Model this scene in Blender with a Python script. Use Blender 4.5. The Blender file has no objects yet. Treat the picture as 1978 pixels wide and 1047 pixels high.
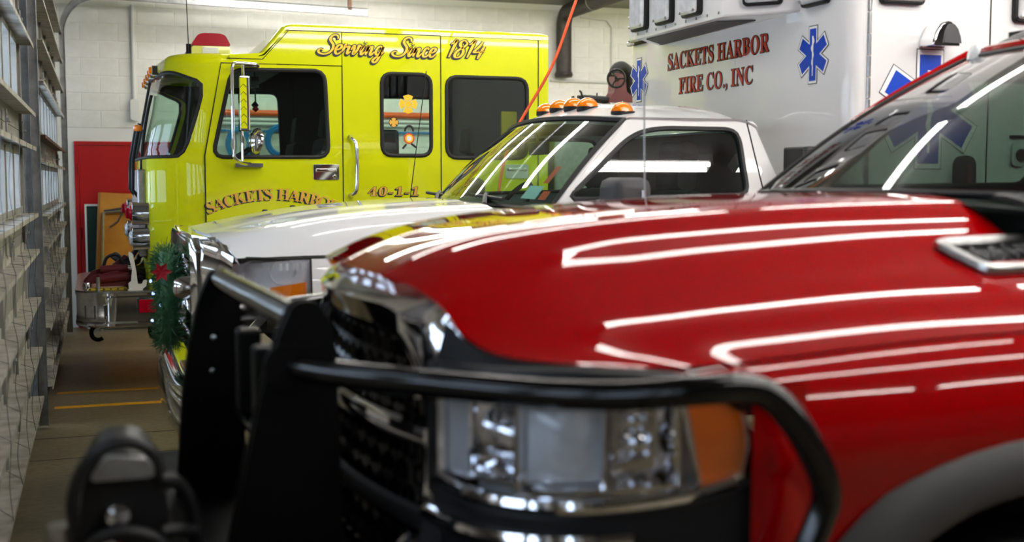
import bpy, bmesh, math, random
from mathutils import Vector, Matrix
from mathutils.geometry import tessellate_polygon
random.seed(7)
PI = math.pi
R = math.radians
scene = bpy.context.scene
COL = scene.collection

# ------------------------------------------------------------------ camera
CAM_H = 1.65
cam = bpy.data.cameras.new('camera')
cam.sensor_width = 36.0
cam.lens = 36.0 * 2300 / 1978
cam.clip_start = 0.02
cam.dof.use_dof = True
cam.dof.focus_distance = 7.6
cam.dof.aperture_fstop = 1.9
cam.dof.aperture_blades = 9
cam_ob = bpy.data.objects.new('camera', cam)
COL.objects.link(cam_ob)
cam_ob.location = (0, 0, CAM_H)
cam_ob.rotation_euler = (R(90 - 4.44), 0, R(-19.11))
scene.camera = cam_ob

# ------------------------------------------------------------------ world, exposure
world = bpy.data.worlds.new('overcast_sky')
scene.world = world
world.use_nodes = True
_bg = world.node_tree.nodes['Background']
_bg.inputs[0].default_value = (0.72, 0.86, 1.0, 1)
_bg.inputs[1].default_value = 5.0
TUBE_STRENGTH = 30.0
vs = scene.view_settings
scene.display_settings.display_device = 'sRGB'
vs.view_transform = 'Standard'
vs.look = 'None'
vs.exposure = 0.18
vs.gamma = 1.0
vs.use_curve_mapping = False
scene.cycles.max_bounces = 8
scene.cycles.transparent_max_bounces = 12
scene.cycles.glossy_bounces = 5
scene.cycles.sample_clamp_indirect = 6
scene.cycles.use_denoising = True

# ------------------------------------------------------------------ materials
MATS = {}
def mat(name, col=(.5, .5, .5), rough=.5, metal=0., coat=0., coat_rough=.03, coat_ior=1.45, emit=None, estr=0., noise=None, bump=None, spec=.5, trans=0., ior=1.45, alpha=1.):
    """noise=(scale, amount, second colour) varies the colour; bump=(scale, strength)."""
    if name in MATS: return MATS[name]
    m = bpy.data.materials.new(name); m.use_nodes = True
    nt = m.node_tree; b = nt.nodes['Principled BSDF']
    b.inputs['Base Color'].default_value = (*col, 1)
    b.inputs['Roughness'].default_value = rough
    b.inputs['Metallic'].default_value = metal
    b.inputs['Coat Weight'].default_value = coat
    b.inputs['Coat Roughness'].default_value = coat_rough
    b.inputs['Coat IOR'].default_value = coat_ior
    b.inputs['Specular IOR Level'].default_value = spec
    b.inputs['Transmission Weight'].default_value = trans
    b.inputs['IOR'].default_value = ior
    if emit:
        b.inputs['Emission Color'].default_value = (*emit, 1); b.inputs['Emission Strength'].default_value = estr
    if noise or bump:
        tc = nt.nodes.new('ShaderNodeTexCoord')
    if noise:
        n = nt.nodes.new('ShaderNodeTexNoise'); n.inputs['Scale'].default_value = noise[0]; n.inputs['Detail'].default_value = 6
        nt.links.new(tc.outputs['Object'], n.inputs['Vector'])
        cr = nt.nodes.new('ShaderNodeValToRGB')
        cr.color_ramp.elements[0].position = .35; cr.color_ramp.elements[1].position = .35 + .6 * (1 - noise[1]) + .05
        cr.color_ramp.elements[0].color = (*noise[2], 1); cr.color_ramp.elements[1].color = (*col, 1)
        nt.links.new(n.outputs['Fac'], cr.inputs['Fac']); nt.links.new(cr.outputs['Color'], b.inputs['Base Color'])
    if bump:
        n2 = nt.nodes.new('ShaderNodeTexNoise'); n2.inputs['Scale'].default_value = bump[0]; n2.inputs['Detail'].default_value = 4
        nt.links.new(tc.outputs['Object'], n2.inputs['Vector'])
        bp = nt.nodes.new('ShaderNodeBump'); bp.inputs['Strength'].default_value = bump[1]; bp.inputs['Distance'].default_value = .01
        nt.links.new(n2.outputs['Fac'], bp.inputs['Height']); nt.links.new(bp.outputs['Normal'], b.inputs['Normal'])
    MATS[name] = m
    return m

def glass(name, tint, refl=1.0):
    """thin sheet glass: tinted see-through plus a Fresnel reflection"""
    m = bpy.data.materials.new(name); m.use_nodes = True
    nt = m.node_tree; nt.nodes.clear()
    out = nt.nodes.new('ShaderNodeOutputMaterial'); mx = nt.nodes.new('ShaderNodeMixShader')
    tr = nt.nodes.new('ShaderNodeBsdfTransparent'); tr.inputs[0].default_value = (*tint, 1)
    gl = nt.nodes.new('ShaderNodeBsdfGlossy'); gl.inputs['Roughness'].default_value = .01; gl.inputs['Color'].default_value = (1, 1, 1, 1)
    lw = nt.nodes.new('ShaderNodeFresnel')
    # a thin sheet reflects alike from both sides: undo the node's inversion on back faces
    geo = nt.nodes.new('ShaderNodeNewGeometry'); io = nt.nodes.new('ShaderNodeMapRange')
    io.inputs['To Min'].default_value = 1.55 * refl; io.inputs['To Max'].default_value = 1 / (1.55 * refl)
    nt.links.new(geo.outputs['Backfacing'], io.inputs['Value']); nt.links.new(io.outputs[0], lw.inputs['IOR'])
    nt.links.new(lw.outputs[0], mx.inputs[0]); nt.links.new(tr.outputs[0], mx.inputs[1]); nt.links.new(gl.outputs[0], mx.inputs[2])
    nt.links.new(mx.outputs[0], out.inputs[0])
    MATS[name] = m
    return m

M_yellow = mat('lime_yellow_paint', (.70, .74, .0005), .5, coat=1.0, coat_ior=1.4, spec=.1)
M_white = mat('white_vehicle_paint', (.74, .74, .735), .4, coat=1.0, coat_ior=1.42)
M_red = mat('red_vehicle_paint', (.27, .0002, .001), .6, coat=1.0, coat_rough=.012, coat_ior=1.38, spec=.0)
M_chrome = mat('chrome', (.86, .86, .88), .05, 1.0)
M_brushed = mat('brushed_stainless_steel', (.55, .55, .54), .28, 1.0, noise=(30, .5, (.42, .42, .41)))
M_black = mat('black_satin_powder_coat', (.0025, .0025, .0025), .5, spec=.12)
M_blackgl = mat('black_gloss_tube_coat', (.003, .003, .003), .12, spec=.55)
M_blackp = mat('black_plastic', (.010, .010, .011), .45, spec=.3)
M_greyp = mat('dark_grey_textured_plastic', (.05, .05, .053), .55, bump=(300, .2))
M_flare = mat('charcoal_flare_plastic', (.035, .033, .032), .55, bump=(260, .15))
M_rubber = mat('black_rubber', (.012, .012, .012), .6)
M_tyre = mat('tyre_rubber', (.018, .018, .018), .75, bump=(40, .3))
M_galv = mat('galvanised_steel', (.42, .43, .44), .38, .85, noise=(14, .5, (.28, .285, .29)))
M_doorskin = mat('painted_door_skin', (.30, .29, .265), .5, .0, noise=(6, .35, (.22, .21, .185)), bump=(50, .05))
M_strut = mat('weathered_strut_steel', (.48, .46, .42), .5, .1, noise=(9, .6, (.27, .245, .20)))
M_steel = mat('grey_jamb_steel', (.10, .105, .115), .5, .4, noise=(5, .4, (.06, .062, .07)))
M_rust = mat('rusty_steel', (.12, .055, .03), .7, .2, noise=(25, .6, (.08, .04, .02)))
M_block = mat('white_block_paint', (.80, .79, .765), .5, noise=(9, .25, (.70, .685, .65)), bump=(90, .18))
M_mortar = mat('painted_mortar', (.78, .77, .745), .6)
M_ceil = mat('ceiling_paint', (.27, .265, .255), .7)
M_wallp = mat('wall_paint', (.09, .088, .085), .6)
M_reddoor = mat('red_door_paint', (.42, .003, .006), .35, noise=(3, .15, (.38, .003, .005)))
M_glass_cab = glass('cab_glass', (.62, .78, .70))
M_glass_far = glass('clear_glass', (.80, .92, .86))
M_glass_ram = glass('tinted_windshield_glass', (.085, .13, .105), .86)
M_lens = glass('clear_lamp_lens', (.93, .94, .96))
M_dust = glass('dusty_pane_glass', (.92, .95, 1.0))
M_redlens = mat('red_lens', (.34, .001, .012), .25, spec=.2)
M_amber = mat('amber_lens', (.9, .22, .005), .15, coat=1.0)
M_amberdk = mat('amber_reflector', (.72, .13, .004), .2, coat=1.0)
M_silver = mat('silver_reflector', (.85, .85, .87), .3, .85)
M_lampgrey = mat('pale_grey_lamp_plastic', (.72, .72, .72), .28, .35)
M_bowl = mat('bright_lamp_reflector', (.88, .89, .92), .3, .2)
M_frost = mat('frosted_white_lens', (.72, .74, .76), .12, 0., coat=1.0, noise=(22, .5, (.55, .57, .58)))
M_gold = mat('gold_leaf_lettering', (.78, .42, .06), .4, .25)
M_goldp = mat('orange_gold_lettering', (1.0, .58, .015), .4)
M_blacklet = mat('black_lettering', (.012, .012, .012), .45)
M_redlet = mat('crimson_lettering', (.40, .012, .008), .4)
M_blue = mat('reflective_blue_decal', (.003, .045, .40), .35, spec=.3)
M_whitelet = mat('white_decal', (.85, .85, .86), .35)
M_seam = mat('dark_panel_gap', (.02, .02, .015), .8)
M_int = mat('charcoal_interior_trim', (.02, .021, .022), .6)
M_seat = mat('black_seat_cloth', (.022, .023, .025), .85, bump=(180, .3))
M_intgrey = mat('grey_cab_liner', (.10, .105, .11), .7)
M_cord = mat('orange_cord_jacket', (.85, .10, .015), .45)
M_pipe = mat('black_pipe', (.035, .032, .03), .55, .3, noise=(20, .5, (.06, .05, .045)))
M_conduit = mat('painted_conduit', (.66, .66, .645), .5)
M_wood = mat('varnished_plywood', (.62, .27, .03), .42, noise=(5, .5, (.50, .19, .02)), bump=(30, .1))
M_wooddk = mat('plywood_edge', (.30, .14, .04), .6)
M_green_board = mat('green_chalkboard_slate', (.006, .035, .03), .5)
M_toolred = mat('maroon_tool_enamel', (.085, .002, .005), .4, coat=.1)
M_hook = mat('pale_tool_bracket', (.62, .60, .54), .4)
M_hose = mat('black_hose', (.014, .014, .015), .5)
M_bluehose = mat('blue_air_hose', (.01, .16, .42), .4)
M_orangepipe = mat('orange_pipe_paint', (.72, .10, .015), .4)
M_needle = mat('green_garland_needles', (.018, .10, .035), .55, noise=(14, .6, (.05, .16, .05)))
M_bulb = mat('cool_fairy_light', (.7, .8, 1), .2, emit=(.35, .5, 1), estr=2.5)
M_redfelt = mat('red_felt', (.5, .008, .02), .7)
M_tube = mat('fluorescent_tube', (1, 1, 1), .4, emit=(1.0, .97, .92), estr=TUBE_STRENGTH)
M_fixture = mat('white_light_fixture', (.75, .75, .74), .4)
M_line = mat('yellow_floor_paint', (.85, .43, .012), .55, noise=(18, .4, (.65, .30, .01)))
M_beaconbase = mat('clear_yellow_base', (.68, .70, .12), .3, coat=.5)
M_hoseyel = mat('yellow_hose_jacket', (.62, .52, .01), .7, bump=(120, .4))
M_net = mat('grey_hose_netting', (.20, .19, .16), .8, bump=(90, .6))
M_paper = mat('paper', (.75, .78, .78), .7)
M_papercy = mat('pale_blue_paper', (.45, .68, .68), .7)
M_coat = mat('mustard_coat_cloth', (.34, .25, .01), .8)
M_tagred = mat('red_orange_tag', (.65, .08, .02), .5)

# concrete floor: olive grey, blotchy, joints come as geometry
def floor_mat():
    m = bpy.data.materials.new('worn_concrete'); m.use_nodes = True; nt = m.node_tree; b = nt.nodes['Principled BSDF']
    tc = nt.nodes.new('ShaderNodeTexCoord')
    n1 = nt.nodes.new('ShaderNodeTexNoise'); n1.inputs['Scale'].default_value = 1.3; n1.inputs['Detail'].default_value = 8
    n2 = nt.nodes.new('ShaderNodeTexNoise'); n2.inputs['Scale'].default_value = 24; n2.inputs['Detail'].default_value = 6
    nt.links.new(tc.outputs['Object'], n1.inputs['Vector']); nt.links.new(tc.outputs['Object'], n2.inputs['Vector'])
    r1 = nt.nodes.new('ShaderNodeValToRGB')
    r1.color_ramp.elements[0].position = .3; r1.color_ramp.elements[0].color = (.125, .100, .058, 1)
    r1.color_ramp.elements[1].position = .7; r1.color_ramp.elements[1].color = (.25, .205, .125, 1)
    nt.links.new(n1.outputs['Fac'], r1.inputs['Fac'])
    r2 = nt.nodes.new('ShaderNodeValToRGB')
    r2.color_ramp.elements[0].position = .3; r2.color_ramp.elements[0].color = (.6, .6, .6, 1)
    r2.color_ramp.elements[1].position = .65; r2.color_ramp.elements[1].color = (1.1, 1.1, 1.1, 1)
    nt.links.new(n2.outputs['Fac'], r2.inputs['Fac'])
    mx = nt.nodes.new('ShaderNodeMix'); mx.data_type = 'RGBA'; mx.blend_type = 'MULTIPLY'; mx.inputs[0].default_value = .8
    nt.links.new(r1.outputs['Color'], mx.inputs[6]); nt.links.new(r2.outputs['Color'], mx.inputs[7])
    nt.links.new(mx.outputs[2], b.inputs['Base Color'])
    b.inputs['Roughness'].default_value = .42
    bp = nt.nodes.new('ShaderNodeBump'); bp.inputs['Strength'].default_value = .12; bp.inputs['Distance'].default_value = .01
    nt.links.new(n2.outputs['Fac'], bp.inputs['Height']); nt.links.new(bp.outputs['Normal'], b.inputs['Normal'])
    return m
M_floor = floor_mat()

# ------------------------------------------------------------------ geometry helpers
def V(*a): return Vector(a)
def root_of(o):
    while o.parent: o = o.parent
    return o

def interp(tab, x):
    """smooth monotone (pchip-like) interpolation of a table [(x, y), ...]"""
    if x <= tab[0][0]: return tab[0][1]
    if x >= tab[-1][0]: return tab[-1][1]
    n = len(tab)
    d = [(tab[i+1][1] - tab[i][1]) / (tab[i+1][0] - tab[i][0]) for i in range(n-1)]
    def slope(i):
        if i == 0: return d[0]
        if i == n-1: return d[-1]
        if d[i-1] * d[i] <= 0: return 0.
        return 2 * d[i-1] * d[i] / (d[i-1] + d[i])
    for i in range(n-1):
        if x <= tab[i+1][0]:
            h = tab[i+1][0] - tab[i][0]; t = (x - tab[i][0]) / h
            m0, m1 = slope(i), slope(i+1)
            return ((2*t**3 - 3*t*t + 1) * tab[i][1] + (t**3 - 2*t*t + t) * h * m0 + (-2*t**3 + 3*t*t) * tab[i+1][1] + (t**3 - t*t) * h * m1)

def spline(pts, n=8, closed=False):
    """Catmull-Rom through 3-D points"""
    P = [Vector(p) for p in pts]; out = []
    N = len(P); seg = N if closed else N - 1
    for i in range(seg):
        p1, p2 = P[i % N], P[(i+1) % N]
        p0 = P[(i-1) % N] if (closed or i > 0) else p1 * 2 - p2
        p3 = P[(i+2) % N] if (closed or i < N-2) else p2 * 2 - p1
        for k in range(n):
            t = k / n
            out.append(.5 * ((2*p1) + (-p0 + p2) * t + (2*p0 - 5*p1 + 4*p2 - p3) * t*t + (-p0 + 3*p1 - 3*p2 + p3) * t**3))
    if not closed: out.append(P[-1])
    return out

def rpoly(pts, r, n=6):
    """2-D polygon with rounded corners; r a number or one per corner"""
    out = []; N = len(pts)
    for i, p in enumerate(pts):
        rr = r[i] if isinstance(r, (list, tuple)) else r
        p = Vector(p); a = Vector(pts[i-1]); b = Vector(pts[(i+1) % N])
        if rr <= 1e-6: out.append(p); continue
        da, db = (a - p), (b - p)
        ra = min(rr, da.length * .49); rb = min(rr, db.length * .49)
        s, e = p + da.normalized() * ra, p + db.normalized() * rb
        for k in range(n + 1):
            t = k / n
            # a blend of a quadratic curve that is close to a circular arc
            out.append((1-t)**2 * s + 2*t*(1-t) * (p * .96 + (s + e) * .02) + t*t * e)
    return out

def rrect(x0, z0, x1, z1, r, n=6): return rpoly([(x0, z0), (x1, z0), (x1, z1), (x0, z1)], r, n)

def resample(loop, N):
    L = [Vector(p) for p in loop]; seg = []; tot = 0
    for i in range(len(L)):
        l = (L[(i+1) % len(L)] - L[i]).length; seg.append(l); tot += l
    out = []; i = 0; acc = 0
    for k in range(N):
        t = tot * k / N
        while i < len(seg) - 1 and acc + seg[i] < t: acc += seg[i]; i += 1
        f = (t - acc) / seg[i] if seg[i] > 0 else 0
        out.append(L[i].lerp(L[(i+1) % len(L)], f))
    return out

class MB:
    def __init__(s): s.v = []; s.f = []
    def add(s, vs, fs):
        o = len(s.v); s.v += [tuple(v) for v in vs]; s.f += [tuple(i + o for i in f) for f in fs]; return s
    def box(s, a, b, rot=None, c=None):
        x0, y0, z0 = a; x1, y1, z1 = b
        vs = [(x0,y0,z0),(x1,y0,z0),(x1,y1,z0),(x0,y1,z0),(x0,y0,z1),(x1,y0,z1),(x1,y1,z1),(x0,y1,z1)]
        if rot is not None:
            c = Vector(c) if c is not None else Vector(((x0+x1)/2, (y0+y1)/2, (z0+z1)/2))
            vs = [c + rot @ (Vector(v) - c) for v in vs]
        return s.add(vs, [(0,3,2,1),(4,5,6,7),(0,1,5,4),(1,2,6,5),(2,3,7,6),(3,0,4,7)])
    def tube(s, path, r, n=8, closed=False, cap=True, flat=None):
        P = [Vector(p) for p in path]; N = len(P); rings = []
        up = None
        for i in range(N):
            if closed: t = P[(i+1) % N] - P[i-1]
            else: t = P[min(i+1, N-1)] - P[max(i-1, 0)]
            t.normalize()
            if up is None:
                up = Vector((0,0,1)) if abs(t.z) < .9 else Vector((1,0,0))
            u = up - t * up.dot(t)
            if u.length < 1e-5: u = t.orthogonal()
            u.normalize(); up = u
            w = t.cross(u)
            rr = r[i] if isinstance(r, (list, tuple)) else r
            fl = flat if flat else 1.0
            rings.append([P[i] + u * math.cos(2*PI*k/n) * rr + w * math.sin(2*PI*k/n) * rr * fl for k in range(n)])
        o = len(s.v)
        for rg in rings: s.v += [tuple(p) for p in rg]
        for i in range(N if closed else N-1):
            j = (i+1) % N
            for k in range(n):
                s.f.append((o+i*n+k, o+i*n+(k+1) % n, o+j*n+(k+1) % n, o+j*n+k))
        if cap and not closed:
            s.f.append(tuple(o+k for k in reversed(range(n)))); s.f.append(tuple(o+(N-1)*n+k for k in range(n)))
        return s
    def lathe(s, prof, c=(0,0,0), axis=(0,0,1), n=24, sweep=2*PI, close=True):
        """prof: [(radius, height)] about an axis through c"""
        ax = Vector(axis).normalized(); u = ax.orthogonal().normalized(); w = ax.cross(u); c = Vector(c)
        o = len(s.v); m = len(prof)
        full = abs(sweep - 2*PI) < 1e-6
        cols = n if full else n + 1
        for k in range(cols):
            a = sweep * k / n
            d = u * math.cos(a) + w * math.sin(a)
            for (r, h) in prof: s.v.append(tuple(c + d * r + ax * h))
        for k in range(n):
            k2 = (k+1) % cols
            for i in range(m-1): s.f.append((o+k*m+i, o+k2*m+i, o+k2*m+i+1, o+k*m+i+1))
        return s
    def prism(s, poly, plane, a, b, holes=()):
        """extrude a 2-D outline (with holes); plane 'xz' runs along y, 'yz' along x, 'xy' along z"""
        def m3(p, t):
            if plane == 'xz': return (p[0], t, p[1])
            if plane == 'yz': return (t, p[0], p[1])
            return (p[0], p[1], t)
        loops = [list(poly)] + [list(h) for h in holes]
        flat = [p for l in loops for p in l]
        tris = tessellate_polygon([[Vector((p[0], p[1], 0)) for p in l] for l in loops])
        n = len(flat); o = len(s.v)
        s.v += [m3(p, a) for p in flat] + [m3(p, b) for p in flat]
        for t in tris: s.f.append(tuple(o+i for i in t)); s.f.append(tuple(o+n+i for i in reversed(t)))
        k = 0
        for l in loops:
            for i in range(len(l)):
                j = (i+1) % len(l)
                s.f.append((o+k+i, o+k+j, o+n+k+j, o+n+k+i))
            k += len(l)
        return s
    def grid(s, fn, nu, nv, close_u=False):
        o = len(s.v)
        for i in range(nu + (0 if close_u else 1)):
            for j in range(nv + 1): s.v.append(tuple(fn(i / nu, j / nv)))
        cu = nu if close_u else nu + 1
        for i in range(nu):
            for j in range(nv):
                a, b = i, (i+1) % cu
                s.f.append((o+a*(nv+1)+j, o+b*(nv+1)+j, o+b*(nv+1)+j+1, o+a*(nv+1)+j+1))
        return s
    def ring_panel(s, S, outer, hole, rings=6):
        """surface S(a, b) between an outer outline and a window hole"""
        c = sum((Vector(p) for p in hole), Vector((0, 0))) / len(hole)
        N = len(hole); out = []
        M = len(outer)
        for p in hole:
            d = (Vector(p) - c); best = None
            for i in range(M):
                A, B = Vector(outer[i]), Vector(outer[(i+1) % M]); e = B - A
                den = d.x * (-e.y) + e.x * d.y
                if abs(den) < 1e-12: continue
                q = A - c
                t = (q.x * (-e.y) + e.x * q.y) / den; w = (d.x * q.y - d.y * q.x) / den
                if t > 0 and -1e-6 <= w <= 1 + 1e-6 and (best is None or t > best): best = t
            out.append(c + d * (best if best else 1))
        for q in outer:
            q = Vector(q); k = min(range(N), key=lambda i: (out[i] - q).length); out[k] = q
        o = len(s.v)
        for r in range(rings + 1):
            for k in range(N):
                p = Vector(hole[k]).lerp(out[k], r / rings); s.v.append(tuple(S(p.x, p.y)))
        for r in range(rings):
            for k in range(N):
                j = (k+1) % N
                s.f.append((o+r*N+k, o+r*N+j, o+(r+1)*N+j, o+(r+1)*N+k))
        return s
    def fill(s, S, hole, rings=5):
        c = sum((Vector(p) for p in hole), Vector((0, 0))) / len(hole); N = len(hole); o = len(s.v)
        for r in range(rings):
            for k in range(N):
                p = Vector(hole[k]).lerp(c, r / rings); s.v.append(tuple(S(p.x, p.y)))
        s.v.append(tuple(S(c.x, c.y)))
        for r in range(rings - 1):
            for k in range(N):
                j = (k+1) % N
                s.f.append((o+r*N+k, o+r*N+j, o+(r+1)*N+j, o+(r+1)*N+k))
        for k in range(N): s.f.append((o+(rings-1)*N+k, o+(rings-1)*N+(k+1) % N, o+rings*N))
        return s
    def mirror(s, axis, at):
        """add a mirrored copy across the plane axis=at"""
        n = len(s.v); fs = list(s.f)
        for v in list(s.v):
            w = list(v); w[axis] = 2*at - w[axis]; s.v.append(tuple(w))
        s.f += [tuple(i + n for i in reversed(f)) for f in fs]
        return s
    def build(s, name, material, parent=None, smooth=38, bevel=None, subsurf=0, solid=None, kind=None, label=None, origin=None, merge=True):
        off = Vector((0, 0, 0))
        if parent is not None: off = root_of(parent).location
        elif origin is not None: off = Vector(origin)
        me = bpy.data.meshes.new(name)
        me.from_pydata([tuple(Vector(v) - off) for v in s.v], [], s.f)
        bm = bmesh.new(); bm.from_mesh(me)
        if merge: bmesh.ops.remove_doubles(bm, verts=bm.verts, dist=1e-5)
        bmesh.ops.recalc_face_normals(bm, faces=bm.faces)
        bm.to_mesh(me); bm.free()
        if smooth:
            me.polygons.foreach_set('use_smooth', [True] * len(me.polygons))
            me.set_sharp_from_angle(angle=R(smooth))
        me.materials.append(material)
        o = bpy.data.objects.new(name, me); COL.objects.link(o)
        if parent is not None: o.parent = parent
        elif origin is not None: o.location = origin
        if solid:
            md = o.modifiers.new('solidify', 'SOLIDIFY'); md.thickness = solid; md.offset = 0
        if bevel:
            md = o.modifiers.new('bevel', 'BEVEL'); md.width = bevel; md.segments = 2; md.limit_method = 'ANGLE'; md.angle_limit = R(40)
            md.harden_normals = False
        if subsurf:
            md = o.modifiers.new('subsurf', 'SUBSURF'); md.levels = subsurf; md.render_levels = subsurf
        if kind: o['kind'] = kind
        if label: o['label'] = label
        return o

def tag(o, label=None, cat=None, group=None, kind=None):
    if label: o['label'] = label
    if cat: o['category'] = cat
    if group: o['group'] = group
    if kind: o['kind'] = kind
    return o
def thing(name, label, cat, loc, group=None):
    o = bpy.data.objects.new(name, None); COL.objects.link(o); o.location = loc; o.empty_display_size = .1
    return tag(o, label, cat, group)

_textcache = {}
def text_polys(body, offset=0.0, shear=0.0, space=1.0, extrude=0.0):
    key = (body, offset, shear, space, extrude)
    if key in _textcache: return _textcache[key]
    c = bpy.data.curves.new('lettering', 'FONT'); c.body = body; c.size = 1.0; c.offset = offset; c.shear = shear; c.space_character = space
    c.resolution_u = 4; c.extrude = extrude; c.fill_mode = 'BOTH'
    o = bpy.data.objects.new('lettering', c); COL.objects.link(o)
    bpy.context.view_layer.update()
    dg = bpy.context.evaluated_depsgraph_get()
    me = bpy.data.meshes.new_from_object(o.evaluated_get(dg))
    vs = [tuple(v.co) for v in me.vertices]; fs = [tuple(p.vertices) for p in me.polygons]
    bpy.data.objects.remove(o); bpy.data.curves.remove(c); bpy.data.meshes.remove(me)
    _textcache[key] = (vs, fs)
    return vs, fs
def bbox2(vs):
    xs = [v[0] for v in vs]; ys = [v[1] for v in vs]
    return min(xs), min(ys), max(xs), max(ys)
# ------------------------------------------------------------------ room shell
def struct(name, mb, m, **k):
    o = mb.build(name, m, **k); o['kind'] = 'structure'; return o
YB = 14.0           # back wall face
ZC = 3.80           # ceiling
floor = struct('floor', MB().box((-.75, -5, -.12), (16, YB + .3, 0)), M_floor, smooth=0)
# painted bay lines and a saw-cut joint in the slab
MB().box((-.34, 9.68, 0), (15, 9.76, .002)).build('floor_line', M_line, floor, smooth=0, label='yellow painted bay line')
MB().box((-.34, 9.05, 0), (15, 9.14, .002)).build('floor_line', M_line, floor, smooth=0, label='orange yellow painted bay line')
MB().box((-.5, 8.02, 0), (15, 8.032, .001)).build('slab_joint', M_seam, floor, smooth=0)
MB().box((-.5, 7.55, 0), (15, 7.558, .001), rot=Matrix.Rotation(.02, 3, 'Z')).build('slab_joint', M_seam, floor, smooth=0)
MB().box((-.5, 4.2, 0), (15, 4.212, .001)).build('slab_joint', M_seam, floor, smooth=0)
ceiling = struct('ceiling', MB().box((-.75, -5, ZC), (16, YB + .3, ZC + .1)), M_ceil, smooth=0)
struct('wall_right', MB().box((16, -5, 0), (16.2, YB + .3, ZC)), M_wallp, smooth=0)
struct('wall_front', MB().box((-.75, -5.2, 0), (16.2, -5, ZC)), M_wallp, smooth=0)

# back wall: a mortar face with every block in sight laid as its own piece
wall_back = struct('wall_back', MB().box((-.75, YB + .0055, 0), (16, YB + .3, ZC)), M_mortar, smooth=0)
BL, BH = .402, .1905
def proj(x, y, z):
    th, ph = R(19.11), R(4.44)
    fw = (math.sin(th)*math.cos(ph), math.cos(th)*math.cos(ph), -math.sin(ph)); rt = (math.cos(th), -math.sin(th), 0)
    up = (math.sin(th)*math.sin(ph), math.cos(th)*math.sin(ph), math.cos(ph)); p = (x, y, z - CAM_H)
    d = sum(a*b for a, b in zip(p, fw))
    return 989 + 2300*sum(a*b for a, b in zip(p, rt))/d, 523.5 - 2300*sum(a*b for a, b in zip(p, up))/d
def block_mb(l, h):
    c, g = .0035, .0025
    a, b = l/2 - g, h/2 - g
    vs = [(-a,.03,-b),(a,.03,-b),(a,.03,b),(-a,.03,b),(-a,c,-b),(a,c,-b),(a,c,b),(-a,c,b),(-a+c,0,-b+c),(a-c,0,-b+c),(a-c,0,b-c),(-a+c,0,b-c)]
    return MB().add(vs, [(0,1,5,4),(1,2,6,5),(2,3,7,6),(3,0,4,7),(4,5,9,8),(5,6,10,9),(6,7,11,10),(7,4,8,11),(8,9,10,11)])
proto = block_mb(BL, BH).build('block', M_block, None, smooth=0)
block_me = proto.data; bpy.data.objects.remove(proto)
DOOR3 = (-.245, 1.0, 2.06)      # man door opening x0, x1, top
rest = MB(); nblk = 0; cand = []
z0 = 3.35 - 17 * BH
for r in range(0, 20):
    zc = z0 + (r - .5) * BH
    if zc - BH/2 > ZC - .02 or zc < .05: continue
    x = -.62 + (BL/2 if r % 2 else 0) + .06
    while x < 15.7:
        xa, xb = x - BL/2, x + BL/2
        if not (zc - BH/2 < DOOR3[2] - .02 and xb > DOOR3[0] + .03 and xa < DOOR3[1]):
            u, v = proj(x, YB, zc)
            seen = (u < 330 and u > 110 and v < 640 and v > -30) or (v < 75 and 300 < u < 1080) or (1040 < u < 1230 and v < 230 and v > -30) or (430 < u < 600 and 165 < v < 305) or (735 < u < 880 and 180 < v < 305)
            cand.append((seen, x, zc))
        x += BL
for seen, x, zc in cand:
    if seen and nblk < 300:
        o = bpy.data.objects.new('block', block_me); COL.objects.link(o); o.parent = wall_back
        o.location = (x, YB + random.uniform(-.0015, .0015), zc); nblk += 1
    else:
        b = block_mb(BL, BH); rest.add([(v[0]+x, v[1]+YB, v[2]+zc) for v in b.v], b.f)
rest.build('block_courses', M_block, wall_back, smooth=0, kind='stuff', merge=False)

# red man door in the back wall
d3 = struct('door_3', MB().box((-.20, YB - .008, .01), (.80, YB + .03, 2.015)), M_reddoor, smooth=0, bevel=.004)
d3['label'] = 'red steel door in the white block wall'
MB().prism([(-.245, 0), (-.245, 2.06), (.845, 2.06), (.845, 0), (.80, 0), (.80, 2.018), (-.20, 2.018), (-.20, 0)], 'xz', YB - .02, YB + .02).build('door_frame', M_reddoor, d3, smooth=0, bevel=.003)
for z in (.3, 1.05, 1.75):
    MB().tube([(-.20, YB - .024, z - .06), (-.20, YB - .024, z + .06)], .012, 8).build('hinge', M_reddoor, d3)
MB().box((.70, YB - .03, .98), (.745, YB - .01, 1.12)).tube([(.72, YB - .03, 1.06), (.72, YB - .075, 1.06), (.64, YB - .075, 1.06)], .009).build('door_handle', M_chrome, d3)

# ---- door wall with three sectional overhead doors
wl = MB()
for a, b in ((-5, -1.4), (3.15, 3.6), (8.22, 8.50), (13.48, YB + .3)): wl.box((-.75, a, 0), (-.50, b, 3.35))
wl.box((-.75, -5, 3.35), (-.50, YB + .3, ZC))
struct('wall_left', wl, M_steel, smooth=0)

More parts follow.
